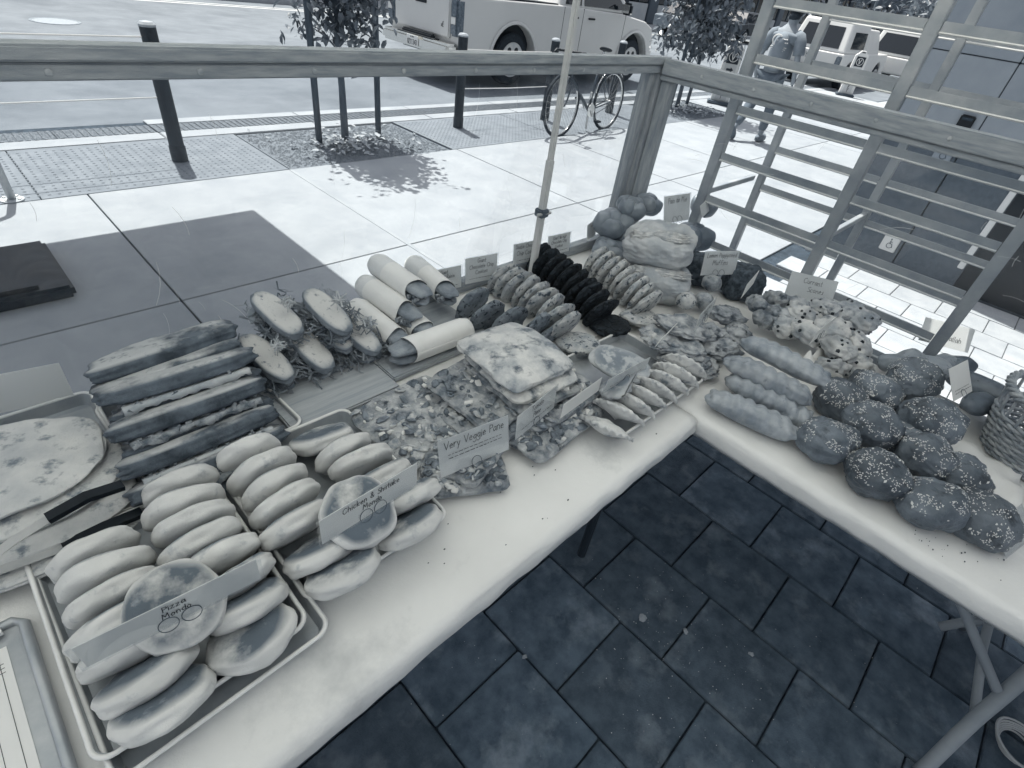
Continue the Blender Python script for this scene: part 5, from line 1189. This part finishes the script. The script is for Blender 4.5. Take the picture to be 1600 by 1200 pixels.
pc = thing('name_card', 'paper reading Currant Scones propped behind the scones', 'card', at(1268, 478, .80)+Vector((.03, .03, 0)), (R_(-30), 0, R_(-62)))
MB().box((-.09, -.0006, 0), (.09, .0006, .10)).build('card_sheet', m_card, pc); mb = MB(); write(mb, 'Currant', 0, .065, .02, .0014, y=-.0015); write(mb, 'Scones', .02, .035, .02, .0014, y=-.0015); mb.build('lettering', m_ink, pc)
# ---- long sweet rolls
m_long = M('sweet_roll', .22, .40, scale=14, rough=.32, spec=.6, bump=.2, bscale=30, spots=(.10, 16, .62, .76), patch=(.34, .022, .036, 24, .46, .56), rand=.07)
def longroll(seed, L_):
    def f(q):
        g_ = math.sin((q.x+.25*q.y)*math.pi/.036+seed); s = .83+.20*abs(g_)**.9*(1 if q.z > -.01 else 0)
        q.z = q.z*s+.006*noise.noise(Vector((q.x*10, 0, seed))); q.y = q.y*s+.008*noise.noise(Vector((q.x*7, 5, seed))); return q
    return lump('long_roll', (L_/2, .044, .038), 3.6, 2.3, n=28, amp=.05, freq=4, seed=seed, fn=f)
for i, (a, b, z) in enumerate([((1104, 618), (1246, 682), .775), ((1136, 590), (1252, 652), .785), ((1133, 562), (1268, 628), .822), ((1160, 532), (1296, 598), .842), ((1215, 640), (1268, 662), .775)]):
    p, q = at(*a, z), at(*b, z); d = q-p; L_ = d.length*1.0
    o = ob('long_roll', longroll(700+i, L_), m_long, None, (p+q)/2, (R_(-6), 0, math.atan2(d.y, d.x)))
    tag(o, ['lowest long slashed roll at the table edge', 'second long slashed roll from the table edge', 'third long slashed roll, stacked above two others', 'topmost long slashed roll under the ringed card', 'short roll end poking out beside the seeded rolls'][i], 'roll', 'long sweet rolls')
# ---- seeded rolls
m_seedr = M('seeded_roll', .075, .21, scale=9, rough=.42, spec=.5, bump=.6, bscale=42, spots=(.03, 16, .56, .70), rand=.14); m_ses = M('sesame', .62, .7, scale=60, rough=.5)
SR = [(1293, 688, .80), (1362, 664, .825), (1455, 658, .835), (1369, 740, .80), (1448, 715, .81), (1454, 786, .795), (1535, 812, .79), (1495, 745, .79), (1312, 625, .80), (1367, 612, .82), (1428, 592, .865), (1405, 690, .78)]
SL = ['leftmost seeded roll next to the long rolls', 'seeded roll in the middle of the back row', 'largest seeded roll under the bright tilted card', 'seeded roll at the front edge, second from the left', 'seeded roll in the centre of the heap', 'front seeded roll above the table edge', 'torn seeded roll nearest the basket', 'seeded roll between the centre roll and the basket', 'seeded roll behind the leftmost one', 'seeded roll tucked behind the back row', 'highest seeded roll at the back of the heap', 'seeded roll buried under the heap']
for i, (px, py, z) in enumerate(SR):
    s = thing('seeded_roll', SL[i], 'roll', at(px, py, z), (R_(rnd.uniform(-14, 8)), R_(rnd.uniform(-16, 4)), rnd.uniform(0, 6)), 'dark seeded rolls')
    k = 1.25 if i == 2 else 1.12
    me = lump('seeded_roll', (.068*k, .064*k, .050*k), 2.2, n=20, amp=.075, freq=3.2, seed=720+i, fine=.03, ffreq=11)
    ob('dough', me, m_seedr, s); studs(me, 380, .0024, i, .006, s, m_ses, 'sesame_seeds', 1.7, .5); studs(me, 9, .0052, i+50, .0, s, m_ses, 'pumpkin_seeds', 1.9, .4)
# ---- challah
m_chal = M('challah_crust', .10, .22, scale=9, rough=.35, spec=.5, bump=.15, bscale=30, spots=(.02, 60, .62, .70)); m_chal2 = M('challah_crust_pale', .22, .34, scale=9, rough=.35, spec=.5, bump=.15, bscale=30, spots=(.03, 60, .60, .68))
def challah(p0, p1, z, w_, n, lab, seed, mat):
    a, b = at(*p0, z), at(*p1, z); d = b-a; t = thing('challah_loaf', lab, 'bread', (a+b)/2, (0, 0, math.atan2(d.y, d.x)), 'challah loaves'); L_ = d.length
    for k in range(n):
        u = (k+.5)/n-.5; s = 1-1.2*u*u
        ob('strand', lump('strand', (L_/n*.92, w_*.72*s, w_*.62*s), 2.2, n=12, amp=.05, seed=seed+k), mat, t, (u*L_, (.012 if k % 2 else -.012), 0), (0, R_(-12), R_(38 if k % 2 else -38)))
challah((1385, 565), (1490, 575), .83, .062, 4, 'lighter braided challah loaf behind the seeded rolls', 760, m_chal2)
challah((1500, 560), (1545, 650), .82, .06, 3, 'dark braided challah loaf below the bright card', 770, m_chal)
# ---- crumpled parchment and paper under the bread
def parch(px, py, z, lx, ly, rz, lab, seed, amp=.02):
    n = 16; vs = []; fs = []
    for i in range(n+1):
        for j in range(n+1):
            x, y = (i/n-.5)*lx, (j/n-.5)*ly; e = max(abs(i/n-.5), abs(j/n-.5))*2
            vs.append((x, y, .002+amp*max(0, e-.45)*(1+1.5*noise.noise(Vector((x*16, y*16, seed))))+.003*abs(noise.noise(Vector((x*40, y*40, seed))))))
    fs = [(i*(n+1)+j, (i+1)*(n+1)+j, (i+1)*(n+1)+j+1, i*(n+1)+j+1) for i in range(n) for j in range(n)]
    c = at(px, py, z)
    o = MB().add(vs, fs).build('parchment', m_wrap, None, smooth=True, loc=c, rot=(0, 0, R_(rz))); o.modifiers.new('s', 'SOLIDIFY').thickness = .0008
    tag(o, lab, 'paper')
parch(1335, 600, TZ+.004, .24, .30, -8, 'crumpled parchment curling up behind the seeded rolls', 1, .07)
parch(1240, 640, TZ+.003, .18, .26, 6, 'parchment sheet under the long rolls', 2, .012)
parch(1480, 720, TZ+.003, .24, .34, 4, 'parchment sheet under the seeded rolls beside the basket', 3, .03)
card((1472, 640), (1535, 604), .885, .10, R_(38), [], 'bright tilted card on the largest seeded roll', width=.125, rings=1, small=2)
pc = thing('name_card', 'paper reading Challah propped behind the challah loaves', 'card', at(1478, 552, .80)+Vector((.05, .02, 0)), (R_(-38), 0, R_(-64)))
MB().box((-.085, -.0006, 0), (.085, .0006, .09)).build('card_sheet', m_card, pc); mb = MB(); write(mb, 'Challah', .02, .025, .02, .0014, y=-.0015); mb.build('lettering', m_ink, pc)
card((1560, 882), (1625, 830), TZ+.004, .08, R_(50), ['Seeded', 'Rolls'], 'clear sleeved card at the right edge in front of the basket', rings=0, width=.15)
# crumbs on the table
cr2 = MB(); rr = random.Random(21)
for k in range(150):
    p = at(rr.gauss(1450, 70), rr.gauss(850, 35), TZ+.002) if k < 90 else at(rr.uniform(620, 1080), rr.uniform(620, 900), TZ+.002)
    r = rr.uniform(.0006, .0022); cr2.box((p.x-r, p.y-r*.6, p.z), (p.x+r, p.y+r*.6, p.z+r*.6)) if (p.y > .39 and p.x < 1.28) or (p.x > 1.33) else None
o = cr2.build('table_crumbs', M('dark_crumb', .06, rough=.8)); o['kind'] = 'stuff'; o['label'] = 'dark crumbs and seeds on the white table paper'; o['category'] = 'crumbs'
# ---- wicker basket
m_wick = M('wicker', .22, .45, scale=18, rough=.6, bump=.3, bscale=40); bc = at(1612, 722, TZ)
bk_ = thing('wicker_basket', 'round wicker basket at the right edge of the table', 'basket', (bc.x, bc.y, TZ+.002))
def brad(z): return .128+.35*z-.6*z*z
NS = 26
for k in range(NS):
    a = 2*math.pi*k/NS; MB().tube([(brad(z)*math.cos(a), brad(z)*math.sin(a), z) for z in (0, .05, .10, .15, .20)], .0042, 6).build('stake', m_wick, bk_, smooth=True)
for k in range(15):
    z = .006+k*.0088; pts = []
    for j in range(NS*4):
        a = 2*math.pi*j/(NS*4); w_ = (1 if k % 2 else -1)*math.cos(a*NS/2)*.0055
        pts.append(((brad(z)+w_)*math.cos(a), (brad(z)+w_)*math.sin(a), z+.0012*math.sin(a*3+k)))
    MB().tube(pts, .0048, 6, closed=True).build('weave', m_wick, bk_, smooth=True)
for k in range(3):
    pts = [((brad(.20)+.007*math.cos(a*14+k*2.1))*math.cos(a), (brad(.20)+.007*math.cos(a*14+k*2.1))*math.sin(a), .20+.007*math.sin(a*14+k*2.1)) for a in [2*math.pi*j/160 for j in range(160)]]
    MB().tube(pts, .0062, 6, closed=True).build('rim_strand', m_wick, bk_, smooth=True)
MB().lathe([(.125, 0), (.125, .006)], 30).build('bottom', m_wick, bk_)
